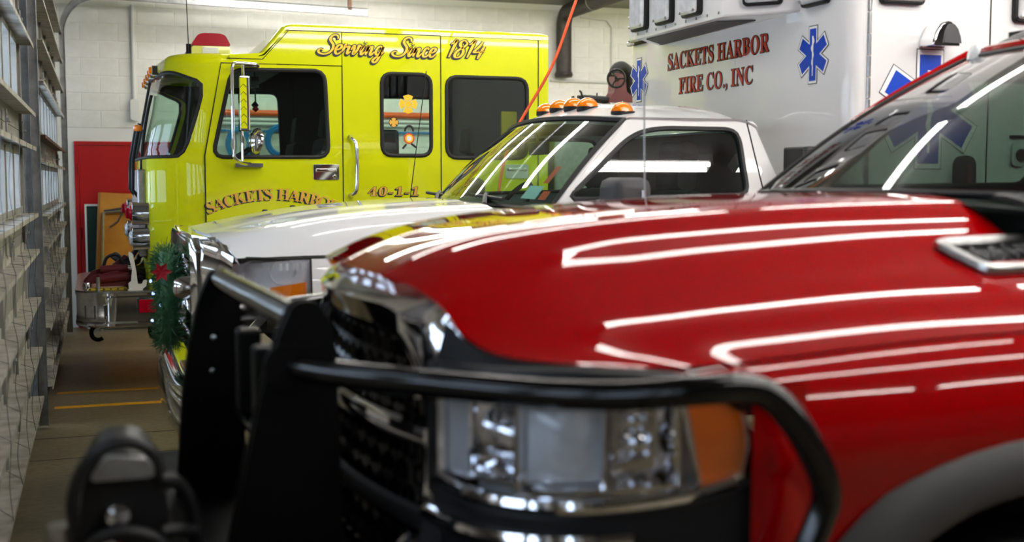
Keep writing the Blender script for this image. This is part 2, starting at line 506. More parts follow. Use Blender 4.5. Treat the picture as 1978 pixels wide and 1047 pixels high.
def overhead_door(name, label, ya, yb, struts, winrows, top, pitch=.60, detail=True, lip=-.345, rusty=-1):
    d = struct(name, MB().box((-.60, ya + .02, .0), (-.585, ya + .03, .02)), M_rubber, smooth=0)   # sill seal stub, parts follow
    d['label'] = label
    MB().box((-.57, ya, .0), (-.49, yb, .03)).build('bottom_seal', M_rubber, d, smooth=0)
    # windows in y
    n = int((yb - ya - .5) // pitch); w0 = (ya + yb)/2 - n*pitch/2
    wins = [(w0 + i*pitch + .055, w0 + (i+1)*pitch - .055) for i in range(n)]
    # sections (split between the strut levels), skins with window openings
    cuts = sorted(set([.03] + [c for c in top[0]] + [top[1]]))
    for i in range(len(cuts) - 1):
        za, zb = cuts[i] + .002, cuts[i+1] - .002
        holes = []
        for (wa, wb) in winrows:
            if wa > za and wb < zb:
                holes += [rrect(p, wa, q, wb, .03, 3) for p, q in wins]
        mb = MB()
        mb.prism([(ya, za), (yb, za), (yb, zb), (ya, zb)], 'yz', -.54, -.50, holes)
        sec = mb.build('door_section', M_doorskin, d, smooth=0)
        # ribs pressed in the skin and end stiles
        rb = MB()
        for yy in (ya + .05, yb - .05): rb.box((-.50, yy - .05, za), (-.485, yy + .05, zb))
        if not holes:
            k = 0; yy = ya + .7
            while yy < yb - .3: rb.box((-.50, yy - .025, za), (-.482, yy + .025, zb)); yy += .92
        rb.build('stile', M_doorskin, sec, smooth=0)
        for (wa, wb) in winrows:
            if wa > za and wb < zb:
                for p, q in wins:
                    f = MB().prism(rrect(p - .022, wa - .022, q + .022, wb + .022, .04, 3), 'yz', -.502, -.478, [rrect(p + .012, wa + .012, q - .012, wb - .012, .03, 3)]).build('window_frame', M_doorskin, d, smooth=0)
                    MB().box((-.522, p - .004, wa - .004), (-.518, q + .004, wb + .004)).build('pane', M_dust, f, smooth=0)
        # hinges / roller brackets at the section joint
        if i:
            zj = cuts[i]
            for yy in (ya + .12, (ya*2 + yb)/3, (ya + 2*yb)/3, yb - .10):
                tri = rpoly([(yy - .055, zj + .055), (yy + .055, zj + .055), (yy + .03, zj - .065), (yy - .03, zj - .065)], .018, 3)
                hs = [[(yy + s*.03 + .013*math.cos(2*PI*k/8), zj + .028 + .013*math.sin(2*PI*k/8)) for k in range(8)] for s in (-1, 1)]
                MB().prism(tri, 'yz', -.482, -.474, hs).tube([(-.47, yy - .05, zj), (-.47, yy + .05, zj)], .011, 6).build('hinge', M_galv, d, smooth=0)
    # deep horizontal struts: shelf flange with turned lips
    for k, z in enumerate(struts):
        mt = M_rust if k == rusty else M_strut
        MB().prism([(-.50, z - .004), (lip - .005, z - .004), (lip - .005, z - .022), (lip, z - .022), (lip, z + .002), (-.494, z + .002), (-.494, z + .05), (-.50, z + .05)], 'xz', ya + .03, yb - .03).build('strut', mt, d, smooth=0)
    # support wires threaded down over the strut lips
    if detail:
        lo = [z for z in struts if z < 1.9]
        yy = ya + .35; kk = 0
        while yy < yb - .2:
            path = []
            for i, z in enumerate(sorted(lo, reverse=True)):
                path.append((lip + .002, yy, z))
                if i < len(lo) - 1:
                    zn = sorted(lo, reverse=True)[i+1]
                    path.append((lip - .012, yy + .05*(-1)**kk, (z + zn)/2 - .02))
            MB().tube(spline(path, 5), .0014, 5).build('wire', M_steel, d)
            kk += 1; yy += .62
        # cross wires laid over the flanges
        for i, z in enumerate(sorted(lo)):
            mbw = MB(); yy = ya + .3
            while yy < yb - .5:
                mbw.tube([(lip, yy, z + .006), (-.49, yy + .2, z + .006)], .0013, 4); yy += .66
            mbw.build('cross_wire', M_steel, d)
    return d
Z1 = [.25, .57, .89, 1.20, 1.43, 1.846, 2.06, 2.49, 2.80, 3.12]
Z2 = [.25, .39, .65, .925, 1.20, 1.40, 1.76, 1.94, 2.30, 2.57, 2.87, 3.17]
d_ = overhead_door('door_1', 'nearer sectional overhead door with window row and steel struts', 3.6, 8.2, Z1, [(1.47, 1.80), (2.10, 2.45)], ([.70, 1.31, 1.95, 2.64], 3.33), lip=-.405)
d_.location.x = .04
d_ = overhead_door('door_2', 'farther sectional overhead door with window row and steel struts', 8.52, 13.46, Z2, [(1.44, 1.725), (1.98, 2.27)], ([.52, 1.06, 1.30, 1.85, 2.43, 3.02], 3.33), lip=-.41, rusty=7)
d_.location.x = .087
overhead_door('door_4', 'overhead door beside the red truck', -1.38, 3.13, Z1, [(1.47, 1.80), (2.10, 2.45)], ([.70, 1.31, 1.95, 2.64], 3.33), detail=False)

def band_track(y, xv, zh, rad, xe):
    """galvanised track: up the jamb, round the bend, back along the ceiling"""
    c = [(xv, 0.02), (xv, zh - rad)] + [(xv + rad - rad*math.cos(a), zh - rad + rad*math.sin(a)) for a in [PI/2*k/14 for k in range(1, 15)]] + [(xe, zh - .06)]
    inner = [(xv - .055, 0.02), (xv - .055, zh - rad)] + [(xv + rad - (rad+.055+.03*a/1.57)*math.cos(a), zh - rad + (rad+.055+.03*a/1.57)*math.sin(a)) for a in [PI/2*k/14 for k in range(1, 15)]] + [(xe, zh + .025)]
    t = thing('door_track', None, None, (xv, y, 0))
    MB().prism(c + inner[::-1], 'xz', y - .004, y + .004).build('web', M_galv, t, smooth=0)
    for path, s in ((c, 0), (inner, 0)):
        mb = MB(); 
        for i in range(len(path) - 1):
            (xa, za), (xb, zb) = path[i], path[i+1]
            mb.add([(xa, y - .04, za), (xa, y + .012, za), (xb, y + .012, zb), (xb, y - .04, zb)], [(0, 1, 2, 3)])
        mb.build('flange', M_galv, t, smooth=30, solid=.003)
    return t
t = band_track(13.42, -.295, 3.535, .37, 2.92)
tag(t, 'galvanised curved overhead door track along the white block wall', 'door track')
MB().box((2.70, 13.40, 3.54), (2.74, 13.44, ZC)).build('hanger', M_rust, t, smooth=0)
t = band_track(8.36, -.352, 3.535, .37, 2.92)
tag(t, 'galvanised vertical door track on the steel jamb between the doors', 'door track')
MB().box((-.50, 8.395, .02), (-.36, 8.405, 3.0)).box((-.50, 8.30, .02), (-.49, 8.42, 3.0)).build('jamb_angle', M_galv, t, smooth=0)
MB().box((2.70, 8.34, 3.54), (2.74, 8.38, ZC)).build('hanger', M_rust, t, smooth=0)

# ------------------------------------------------------------------ fluorescent strips under the ceiling
FROWS = [(-.7, 1.6, 4), (.7, 1.9, 4), (1.6, 1.5, 3), (2.45, 2.1, 3), (3.4, 1.6, 4), (5.7, 1.0, 4), (7.9, .9, 4), (10.1, 1.0, 3), (11.6, 1.2, 3), (13.0, 1.1, 1)]  # last row: a single out-of-view strip added to brighten the back wall
proto_light = None
def light_at(x, y):
    global proto_light
    if proto_light is None:
        t = thing('ceiling_light', 'white fluorescent strip light under the ceiling', 'ceiling light', (0, 0, 0), 'fluorescent strip lights')
        MB().prism([(-.075, 0), (.075, 0), (.055, -.05), (-.055, -.05)], 'yz', 0, 2.42).build('housing', M_fixture, t, smooth=0)
        for s in (-.034, .034):
            MB().tube([(.03, s, -.072), (2.39, s, -.072)], .019, 8).build('tube', M_tube, t)
        for xa in (.0, 2.392): MB().box((xa, -.05, -.09), (xa + .028, .05, -.04)).build('socket', M_fixture, t, smooth=0)
        proto_light = t; o = t
    else:
        o = proto_light.copy(); COL.objects.link(o)
        for ch in proto_light.children:
            c = ch.copy(); COL.objects.link(c); c.parent = o
    o.location = (x, y, ZC)
for y, x0, n in FROWS:
    for i in range(n): light_at(x0 + i*2.62, y)

# ------------------------------------------------------------------ services on the back wall
def conduit(name, label, cat, path, r, m=M_conduit, n=10):
    o = MB().tube(path, r, n).build(name, m, None, origin=path[0]); return tag(o, label, cat)
t = thing('wall_conduit', 'white painted conduit ending in a rounded wall box above red door', 'conduit', (.40, YB, 2.3))
MB().tube([(.40, YB - .03, 3.56), (.40, YB - .03, 2.50)], .021, 10).build('pipe', M_conduit, t)
MB().prism(rrect(.355, 2.29, .45, 2.53, .04, 4), 'xz', YB - .065, YB).build('box', M_conduit, t, bevel=.008)
t = thing('exhaust_pipe', 'fat black pipe with elbow on the white wall beside the lime engine', 'pipe', (5.5, YB, 2.95))
pp = [(5.48, YB - .14, 2.95), (5.48, YB - .14, 3.52)] + [(5.48, YB - .14 - .17*(1 - math.cos(a)), 3.52 + .17*math.sin(a)) for a in [PI/2*k/6 for k in range(1, 7)]] + [(5.48, 9.0, 3.70)]
MB().tube(pp, .095, 16).build('pipe_run', M_pipe, t)
MB().lathe([(.0, 0), (.1, 0), (.115, .03), (.10, .07), (.0, .07)], (5.48, YB - .14, 2.90), n=16).build('end_cap', M_pipe, t)
MB().box((5.40, YB - .14, 3.22), (5.56, YB, 3.24)).build('bracket', M_hook, t, smooth=0)
MB().lathe([(.11, 0), (.11, .012)], (5.48, 12.9, 3.70), axis=(0, 1, 0), n=16).build('clamp', M_hook, t)
tag(MB().tube([(5.35, YB - .02, 2.87), (6.2, YB - .02, 2.862)], .018, 8).build('conduit', M_conduit, None, origin=(5.35, YB, 2.87)), 'thin grey conduit running level along the white wall', 'conduit')
t = thing('junction_box', 'grey switch box on the white wall behind the handwheel', 'box', (6.2, YB, 2.75))
MB().box((6.2, YB - .06, 2.75), (6.30, YB, 2.92)).build('cover', M_conduit, t, smooth=0, bevel=.006)
tag(MB().tube([(6.18, YB - .02, 2.92), (6.18, YB - .02, 3.55), (6.10, YB - .02, 3.64), (5.75, YB - .02, 3.66)], .011, 8).build('conduit', M_conduit, None, origin=(6.18, YB, 2.92)), 'thin white conduit bent at the top of the white wall', 'conduit')
tag(MB().tube([(6.95, 13.55, 2.6), (6.95, 13.55, 3.78)], .035, 10).build('white_pipe', M_conduit, None, origin=(6.95, 13.55, 2.6)), 'white vertical pipe beside the ambulance box corner', 'pipe')
# things seen through the engine's windows
tag(MB().tube([(1.2, YB - .06, 2.40), (6.0, YB - .06, 2.40)], .035, 10).build('orange_pipe', M_orangepipe, None, origin=(1.2, YB, 2.4)), 'orange pipe along the white wall seen through cab windows', 'pipe')
for i, z in enumerate((2.325, 2.275)):
    tag(MB().tube([(1.2, YB - .05, z), (6.0, YB - .05, z)], .02, 8).build('white_pipe', M_conduit, None, origin=(1.2, YB, z)), ('upper' if i == 0 else 'lower') + ' white pipe under the orange pipe on the wall', 'pipe')
coil = MB()
for k in range(5):
    coil.tube([(2.0 + (.13 + .012*k)*math.cos(a), YB - .12 - .012*(k % 2), 2.08 + (.14 + .012*k)*math.sin(a)) for a in [2*PI*i/28 for i in range(28)]], .012, 6, closed=True)
tag(coil.build('hose_coil', M_bluehose, None, origin=(2.0, YB, 1.9)), 'blue air hose coil hanging on the wall behind the cab', 'hose')
coil = MB()
for k in range(4):
    coil.tube([(1.52 + (.10 + .012*k)*math.cos(a), YB - .12, 2.04 + (.15 + .012*k)*math.sin(a)) for a in [2*PI*i/24 for i in range(24)]], .012, 6, closed=True)
tag(coil.build('hose_coil', M_bluehose, None, origin=(1.5, YB, 1.9)), 'blue air hose loop hanging behind the tall mirror', 'hose')
tag(MB().tube([(1.3, YB - .04, 2.20), (1.7, YB - .06, 2.185), (2.1, YB - .05, 2.20), (3.2, YB - .05, 2.19), (4.6, YB - .05, 2.20)], .014, 6).build('air_line', M_bluehose, None, origin=(1.3, YB, 2.2)), 'straight blue air line strung along the wall', 'hose')
t = thing('wall_outlet', 'grey outlet box with conduit seen through the cab window', 'outlet', (1.70, YB, 1.85))
MB().prism(rrect(1.66, 1.86, 1.76, 2.08, .02, 3), 'xz', YB - .06, YB).build('cover', M_steel, t, bevel=.005)
MB().tube([(1.51, YB - .025, 1.5), (1.51, YB - .025, 2.45)], .018, 8).build('riser', M_conduit, t)

# orange cord hanging from the ceiling to the ambulance
tag(MB().tube(spline([(3.46, 7.6, 3.79), (3.094, 7.6, 2.857), (2.915, 7.6, 2.40), (2.64, 7.6, 1.937), (2.46, 7.35, 1.6), (2.36, 7.0, 1.42), (2.34, 6.93, 1.40)], 8), .0105, 8).build('power_cord', M_cord, None, origin=(3.46, 7.6, 3.79)), 'orange power cord hanging from the ceiling between engine and ambulance', 'cord')
# ------------------------------------------------------------------ lime fire engine
EY0, EY1, EYC = 9.20, 11.70, 10.45
ENG = thing('fire_engine', 'lime yellow fire engine with raised roof cab by the back wall', 'fire engine', (2.2, EYC, 0))
def esd(y, side): return y if side == 0 else 2*EYC - y      # near side 0, far side 1

def xfront(z): return .35 if z <= 1.8 else .35 + (z - 1.8)*.20
ERX, ERY = .90, .32
def S_corner(side):
    def S(a, z):
        xf = xfront(z); rx = ERX - xf
        if a <= PI/2:
            x = ERX - rx*math.sin(a); y = EY0 + ERY*(1 - math.cos(a))
        else:
            t = (a - PI/2)/2.9; x = xf - .05*math.sin(t*PI/2); y = EY0 + ERY + t*(EYC - EY0 - ERY)
        return (x, esd(y, side), z)
    return S
def S_side(side, inset=0.0):
    return lambda x, z: (x, esd(EY0 + inset, side), z)

w_corner = resample(rpoly([(.566, 1.815), (4.40, 1.80), (4.40, 2.45), (.95, 2.445), (.30, 2.36)], [.12, .05, .05, .2, .13], 6), 96)
o_corner = [(.267, .75), (4.47, .75), (4.47, 2.51), (.03, 2.51), (.267, 1.82)]
w_door = resample(rpoly([(.815, 1.81), (1.69, 1.815), (1.665, 2.475), (.965, 2.465)], .085, 6), 72)
o_door = [(.757, .75), (1.795, .75), (1.795, 2.512), (.888, 2.508), (.757, 1.82)]
w_mid = resample(rrect(2.11, 1.83, 2.508, 2.468, .08, 6), 64)
o_mid = [(1.803, .75), (2.585, .75), (2.585, 2.775), (1.803, 2.775)]
w_rear = resample(rrect(2.637, 1.815, 3.318, 2.458, .085, 6), 72)
o_rear = [(2.593, .75), (3.411, .75), (3.411, 2.771), (2.593, 2.771)]

for side in (0, 1):
    n = 'cab_front_corner'
    Sc, Ss = S_corner(side), S_side(side)
    shell = MB().ring_panel(Sc, o_corner, w_corner, 8).build('cab_front_corner', M_yellow, ENG, smooth=50)
    MB().fill(Sc, w_corner, 6).build('windshield', M_glass_cab, ENG, smooth=60)
    MB().tube([Sc(p.x, p.y) for p in w_corner], .013, 8, closed=True).build('window_gasket', M_rubber, ENG)
    # front door with window
    fd = MB().ring_panel(Ss, o_door, w_door, 5).build('cab_door', M_yellow, ENG, smooth=50)
    MB().fill(S_side(side, .006), w_door, 2).build('window_pane', M_glass_cab, fd, smooth=0)
    MB().tube([Ss(p.x, p.y) for p in w_door], .016, 8, closed=True).build('window_gasket', M_rubber, fd)
    md = MB().ring_panel(Ss, o_mid, w_mid, 5).build('cab_side_panel', M_yellow, ENG, smooth=50)
    MB().fill(S_side(side, .006), w_mid, 2).build('window_pane', M_glass_far, md, smooth=0)
    MB().tube([Ss(p.x, p.y) for p in w_mid], .016, 8, closed=True).build('window_gasket', M_rubber, md)
    rd = MB().ring_panel(Ss, o_rear, w_rear, 5).build('cab_door', M_yellow, ENG, smooth=50)
    MB().fill(S_side(side, .006), w_rear, 2).build('window_pane', M_glass_cab, rd, smooth=0)
    MB().tube([Ss(p.x, p.y) for p in w_rear], .016, 8, closed=True).build('window_gasket', M_rubber, rd)
    # dark trim inside every panel
    yi = esd(EY0 + .05, side)
    MB().box((1.42, min(yi, yi + .01), 2.50), (3.40, max(yi, yi + .01), 2.735)).build('inner_trim', M_int, ENG, smooth=0)
    for (o_, w_) in ((o_door, w_door), (o_mid, w_mid), (o_rear, w_rear)):
        MB().ring_panel(S_side(side, .055), o_, w_, 3).build('inner_trim', M_int, ENG, smooth=50)
    Sin = lambda a, z: V(*Sc(a, z)) + V(.05, .03 if side == 0 else -.03, 0)
    MB().ring_panel(Sin, o_corner, w_corner, 8).build('inner_trim', M_int, ENG, smooth=50)
    # strip above the front door and the rear post
    yy = esd(EY0, side); sg = 1 if side == 0 else -1
    MB().prism([(1.17, 2.518), (1.797, 2.518), (1.797, 2.776), (1.375, 2.776), (1.345, 2.735), (1.20, 2.585), (1.17, 2.578)], 'xz', yy, yy + sg*.02).build('cab_side_panel', M_yellow, ENG, smooth=0)
    MB().box((3.418, min(yy, yy+sg*.05), .75), (3.50, max(yy, yy+sg*.05), 2.771)).build('rear_post', M_yellow, ENG, smooth=0)
    # dark reveal behind the door gaps
    MB().box((.70, min(yy+sg*.035, yy+sg*.05), .75), (.80, max(yy+sg*.035, yy+sg*.05), 1.82)).box((1.76, min(yy+sg*.03, yy+sg*.05), .75), (1.85, max(yy+sg*.03, yy+sg*.05), 2.6)).box((2.55, min(yy+sg*.03, yy+sg*.05), .75), (2.63, max(yy+sg*.03, yy+sg*.05), 2.8)).box((3.38, min(yy+sg*.03, yy+sg*.05), .75), (3.45, max(yy+sg*.03, yy+sg*.05), 2.8)).box((.86, min(yy+sg*.03, yy+sg*.05), 2.49), (1.85, max(yy+sg*.03, yy+sg*.05), 2.54)).build('door_reveal', M_seam, ENG, smooth=0)
    # handles
    hp = MB().prism(rrect(1.567, 1.640, 1.767, 1.760, .012, 3), 'xz', yy - sg*.008, yy).build('door_handle_plate', M_chrome, fd, bevel=.003)
    MB().box((1.585, min(yy-sg*.03, yy-sg*.008), 1.70), (1.745, max(yy-sg*.03, yy-sg*.008), 1.728)).build('door_lever', M_brushed, hp, bevel=.006) if False else MB().box((1.585, min(yy-sg*.03, yy-sg*.008), 1.70), (1.745, max(yy-sg*.03, yy-sg*.008), 1.728)).lathe([(0, .012), (.014, .012), (.016, 0)], (1.73, yy - sg*.008, 1.668), axis=(0, -sg, 0), n=12).build('door_lever', M_chrome, fd, bevel=.006)
    MB().prism(rrect(3.13, 1.65, 3.33, 1.765, .012, 3), 'xz', yy - sg*.008, yy).build('door_handle_plate', M_chrome, rd, bevel=.003)
    MB().box((3.15, min(yy-sg*.03, yy-sg*.008), 1.71), (3.31, max(yy-sg*.03, yy-sg*.008), 1.738)).build('door_lever', M_chrome, rd, bevel=.006)
    gx = 1.868
    MB().tube(spline([(gx-.012, yy, 1.968), (gx-.005, yy - sg*.05, 1.958), (gx+.02, yy - sg*.075, 1.91), (gx+.026, yy - sg*.08, 1.74), (gx+.02, yy - sg*.075, 1.57), (gx-.005, yy - sg*.05, 1.525), (gx-.012, yy, 1.515)], 6), .017, 10).build('grab_handle', M_chrome, ENG)
    for gz in (1.968, 1.515):
        MB().lathe([(.026, 0), (.026, .012), (.018, .022)], (gx-.012, yy, gz), axis=(0, -sg, 0), n=14).build('handle_flange', M_chrome, ENG)

# dark seams round the doors and the crease under the raised roof
def seam(side, pts, w=.005, name='panel_seam'):
    yy = esd(EY0 - .001, side)
    return MB().tube([(x, yy, z) for x, z in pts], w, 5).build(name, M_seam, ENG)
for side in (0, 1):
    seam(side, [(.757, .76), (.757, 1.82), (.888, 2.512), (1.799, 2.515), (1.799, .76)])
    seam(side, [(2.589, .76), (2.589, 2.773), (3.414, 2.773), (3.414, .76)])
    seam(side, [(.93, 2.548), (1.195, 2.548), (1.395, 2.772), (2.589, 2.776)], .0035, 'roof_crease')
# brow and low front roof: rings shrinking over the edge
def brow(i, j):
    lev = [(2.508, 0.), (2.535, .004), (2.558, .013), (2.575, .030), (2.586, .058), (2.592, .11)]
    z, o = lev[j]
    xf = xfront(min(z, 2.51)) + o
    y0 = EY0 + o
    t = i
    def path(t):       # t 0..1 near side to centre
        if t < .25: return (1.30 - (1.30 - ERX)*(t/.25), y0)
        if t < .65:
            a = (t - .25)/.4*PI/2
            return (ERX - (ERX - xf)*math.sin(a), y0 + ERY*(1 - math.cos(a)))
        k = (t - .65)/.35
        return (xf - .05*math.sin(k*PI/2), y0 + ERY + k*(EYC - y0 - ERY))
    if t <= .5: x, y = path(t*2)
    else: x, y = path((1 - t)*2); y = 2*EYC - y
    return (x, y, z)
mb = MB(); NI = 96
o0 = 0
for i in range(NI + 1):
    for j in range(6): mb.v.append(brow(i/NI, j))
for i in range(NI):
    for j in range(5): mb.f.append((i*6+j, (i+1)*6+j, (i+1)*6+j+1, i*6+j+1))
for i in range(NI//2): mb.f.append((i*6+5, (i+1)*6+5, (NI-i-1)*6+5, (NI-i)*6+5))
mb.build('cab_brow', M_yellow, ENG, smooth=50)
# raised roof
def roof_sec(x, zt, zb):
    pts = []
    for (dy, dz) in ((0, 0), (0, .45), (.008, .62), (.03, .82), (.07, .94), (.14, .985), (.30, 1.0), (1.25, 1.06)):
        pts.append((x, EY0 + dy, zb + (zt - zb)*dz))
    return pts + [(p[0], 2*EYC - p[1], p[2]) for p in reversed(pts[:-1])]
secs = [roof_sec(1.17, 2.594, 2.57), roof_sec(1.21, 2.635, 2.578), roof_sec(1.345, 2.805, 2.73), roof_sec(1.375, 2.828, 2.768), roof_sec(1.43, 2.838, 2.775), roof_sec(3.44, 2.842, 2.775), roof_sec(3.50, 2.83, 2.775)]
mb = MB(); n = len(secs[0])
for s_ in secs: mb.v += s_
for i in range(len(secs)-1):
    for j in range(n-1): mb.f.append((i*n+j, (i+1)*n+j, (i+1)*n+j+1, i*n+j+1))
mb.f.append(tuple((len(secs)-1)*n + j for j in range(n)))
mb.build('raised_roof', M_yellow, ENG, smooth=30)
# side skirt of the raised step
for side in (0, 1):
    yy = esd(EY0, side); sg = 1 if side == 0 else -1
    MB().prism([(.95, 2.512), (1.235, 2.512), (1.235, 2.60), (.95, 2.575)], 'xz', yy + sg*.001, yy + sg*.02).build('roof_step_panel', M_yellow, ENG, smooth=0)
# cab floor, back wall, liner
MB().box((.62, EY0 + .10, .62), (3.50, EY1 - .10, .80)).build('cab_floor', M_int, ENG, smooth=0)
MB().box((3.44, EY0 + .03, .75), (3.50, EY1 - .03, 2.80)).build('cab_back_wall', M_yellow, ENG, smooth=0)
MB().box((3.40, EY0 + .05, .80), (3.435, EY1 - .05, 2.74)).build('cab_back_liner', M_intgrey, ENG, smooth=0)
MB().box((.85, EY0 + .12, 2.50), (1.40, EY1 - .12, 2.515)).box((1.38, EY0 + .05, 2.70), (3.42, EY1 - .05, 2.73)).build('headliner', M_int, ENG, smooth=0)
MB().prism([(.45, .8), (.85, .8), (.95, 1.5), (.80, 1.74), (.46, 1.78)], 'xz', EY0 + .42, EY1 - .42).build('dashboard', M_int, ENG, smooth=0, bevel=.02)
MB().box((1.0, EYC - .42, .8), (2.5, EYC + .42, 1.72)).build('engine_tunnel', M_int, ENG, smooth=0, bevel=.05)
def seat(mb_parent, x, y, zb, w=.5, name='seat', flip=1):
    s_ = MB().box((x - .22*flip if flip > 0 else x - .28, y - w/2, zb), (x + .28 if flip > 0 else x + .22, y + w/2, zb + .14)).build(name, M_seat, mb_parent, smooth=0, bevel=.04)
    prof = rpoly([(x + .20*flip, zb + .1), (x + .33*flip, zb + .1), (x + .42*flip, zb + .78), (x + .32*flip, zb + .80)], .04, 4)
    MB().prism(prof, 'xz', y - w*.46, y + w*.46).build('backrest', M_seat, s_, bevel=.03)
    prof = rpoly([(x + .33*flip, zb + .80), (x + .43*flip, zb + .79), (x + .45*flip, zb + 1.02), (x + .36*flip, zb + 1.04)], .03, 4)
    MB().prism(prof, 'xz', y - w*.24, y + w*.24).build('headrest', M_seat, s_, bevel=.03)
    return s_
seat(ENG, 1.38, 9.70, 1.18); seat(ENG, 1.38, 11.2, 1.18)
seat(ENG, 3.02, 9.75, 1.1); seat(ENG, 3.02, 11.15, 1.1)
# steering wheel on the far (left-hand drive) seat... the near side is the driver's
sw = MB(); c = V(1.02, 9.72, 1.80); ax = V(-.55, 0, .83).normalized(); u_ = V(0, 1, 0); w_ = ax.cross(u_)
sw.tube([c + (u_*math.cos(a) + w_*math.sin(a))*.22 for a in [2*PI*k/28 for k in range(28)]], .014, 8, closed=True)
for a in (PI*.5, PI*1.17, PI*1.83): sw.tube([c, c + (u_*math.cos(a) + w_*math.sin(a))*.215], .012, 6)
sw.tube([c + ax*.02, c - ax*.35], .03, 10)
sw.build('steering_wheel', M_blackp, ENG)
# things dangling and racked inside
MB().tube([(1.17, 9.5, 2.48), (1.175, 9.5, 2.20)], .006, 6).lathe([(.0, -.03), (.03, 0), (.0, .035)], (1.17, 9.5, 2.22), n=12).box((1.14, 9.48, 2.36), (1.20, 9.52, 2.44)).build('hanging_tags', M_blackp, ENG)
MB().lathe([(.0, -.025), (.028, 0), (.0, .03)], (1.172, 9.49, 2.19), n=12).build('hanging_red_tag', M_redlens, ENG)
for (x, z, w, h, m_) in ((1.98, 1.75, .12, .3, M_int), (2.15, 1.6, .2, .45, M_int), (2.05, 2.05, .09, .12, M_blackp)):
    MB().box((x, 9.6, z), (x + w, 9.8, z + h)).build('gear_bag', m_, ENG, smooth=0, bevel=.03)
MB().box((1.93, 9.55, 1.92), (1.99, 9.56, 1.99)).build('notice_card', M_paper, ENG, smooth=0)
MB().box((3.13, 9.30, 1.84), (3.27, 9.33, 2.20)).build('yellow_coat', M_coat, ENG, smooth=0, bevel=.012)
# window decals
def disc(cx, cz, r, y, n=20): return [(cx + r*math.cos(2*PI*k/n), cz + r*math.sin(2*PI*k/n)) for k in range(n)]
def maltese(cx, cz, R_):
    pts = []
    for k in range(4):
        a = PI/2*k
        for da, rr in ((-.60, .98), (-.3, .95), (0, 1.0), (.3, .95), (.60, .98)): pts.append((cx + R_*rr*math.cos(a+da), cz + R_*rr*math.sin(a+da)))
        pts.append((cx + R_*.40*math.cos(a + PI/4), cz + R_*.40*math.sin(a + PI/4)))
    return pts
yd = EY0 - .003
dm = MB().prism(maltese(2.322, 2.235, .075), 'xz', yd + .004, yd + .005, [disc(2.322, 2.235, .03, 0, 14)]).build('maltese_cross_decal', M_goldp, ENG, smooth=0)
MB().prism(disc(2.322, 2.235, .026, 0), 'xz', yd + .004, yd + .005).build('decal_centre', M_goldp, dm, smooth=0)
dm = MB().prism(disc(2.205, 2.09, .040, 0), 'xz', yd + .004, yd + .005).build('round_badge_decal', M_blacklet, ENG, smooth=0)
MB().prism(maltese(2.205, 2.09, .036), 'xz', yd + .002, yd + .004).build('badge_cross', M_gold, dm, smooth=0)
dm = MB().prism(disc(2.328, 1.965, .045, 0, 12), 'xz', yd + .003, yd + .005).build('red_ribbon_decal', M_tagred, ENG, smooth=0)
MB().prism(disc(2.328, 1.965, .032, 0), 'xz', yd + .002, yd + .003).build('decal_ring', M_goldp, dm, smooth=0)
MB().prism(disc(2.328, 1.965, .02, 0), 'xz', yd + .001, yd + .002).build('decal_disc', M_whitelet, dm, smooth=0)
MB().tube([(2.328 + .034*math.cos(a), yd + .002, 2.02 + .045*math.sin(a)) for a in [PI*k/8 for k in range(9)]], .008, 6).tube([(2.305, yd + .002, 1.92), (2.275, yd + .002, 1.885)], .008, 6).tube([(2.345, yd + .002, 1.925), (2.385, yd + .002, 1.895)], .008, 6).build('ribbon', M_blacklet, dm)

# lettering -------------------------------------------------------------
def flat_text(body, parent, m, x0, x1, zb, zcap, y, name='lettering', offset=0., shear=0., space=1., capref=None, dx=0., dz=0.):
    """text on a face looking towards -y, fitted to x0..x1 and cap height"""
    vs, fs = text_polys(body, 0., shear, space)
    b = bbox2(vs); hb = bbox2(text_polys(capref or body, 0., shear, space)[0])
    if offset: vs, fs = text_polys(body, offset, shear, space)
    sx = (x1 - x0)/(b[2] - b[0]); sz = (zcap - zb)/(hb[3] - hb[1])
    return MB().add([(x0 + (v[0] - b[0])*sx + dx, y, zb + (v[1] - hb[1])*sz + dz) for v in vs], fs).build(name, m, parent, smooth=0)
Y_T = EY0 - .002
def gold_text(body, x0, x1, zb, zc, capref, shear=.0, space=1., off=.02, sh=(.012, -.008), m=M_goldp, offs2=None):
    g = flat_text(body, ENG, m, x0, x1, zb, zc, Y_T - .0025, 'lettering', off*.35 if offs2 is None else offs2, shear, space, capref)
    flat_text(body, g, M_blacklet, x0, x1, zb, zc, Y_T - .0012, 'letter_outline', off + .02, shear, space, capref)
    flat_text(body, g, M_blacklet, x0, x1, zb, zc, Y_T, 'letter_shadow', off + .025, shear, space, capref, dx=sh[0]*-.6, dz=sh[1])
    return g
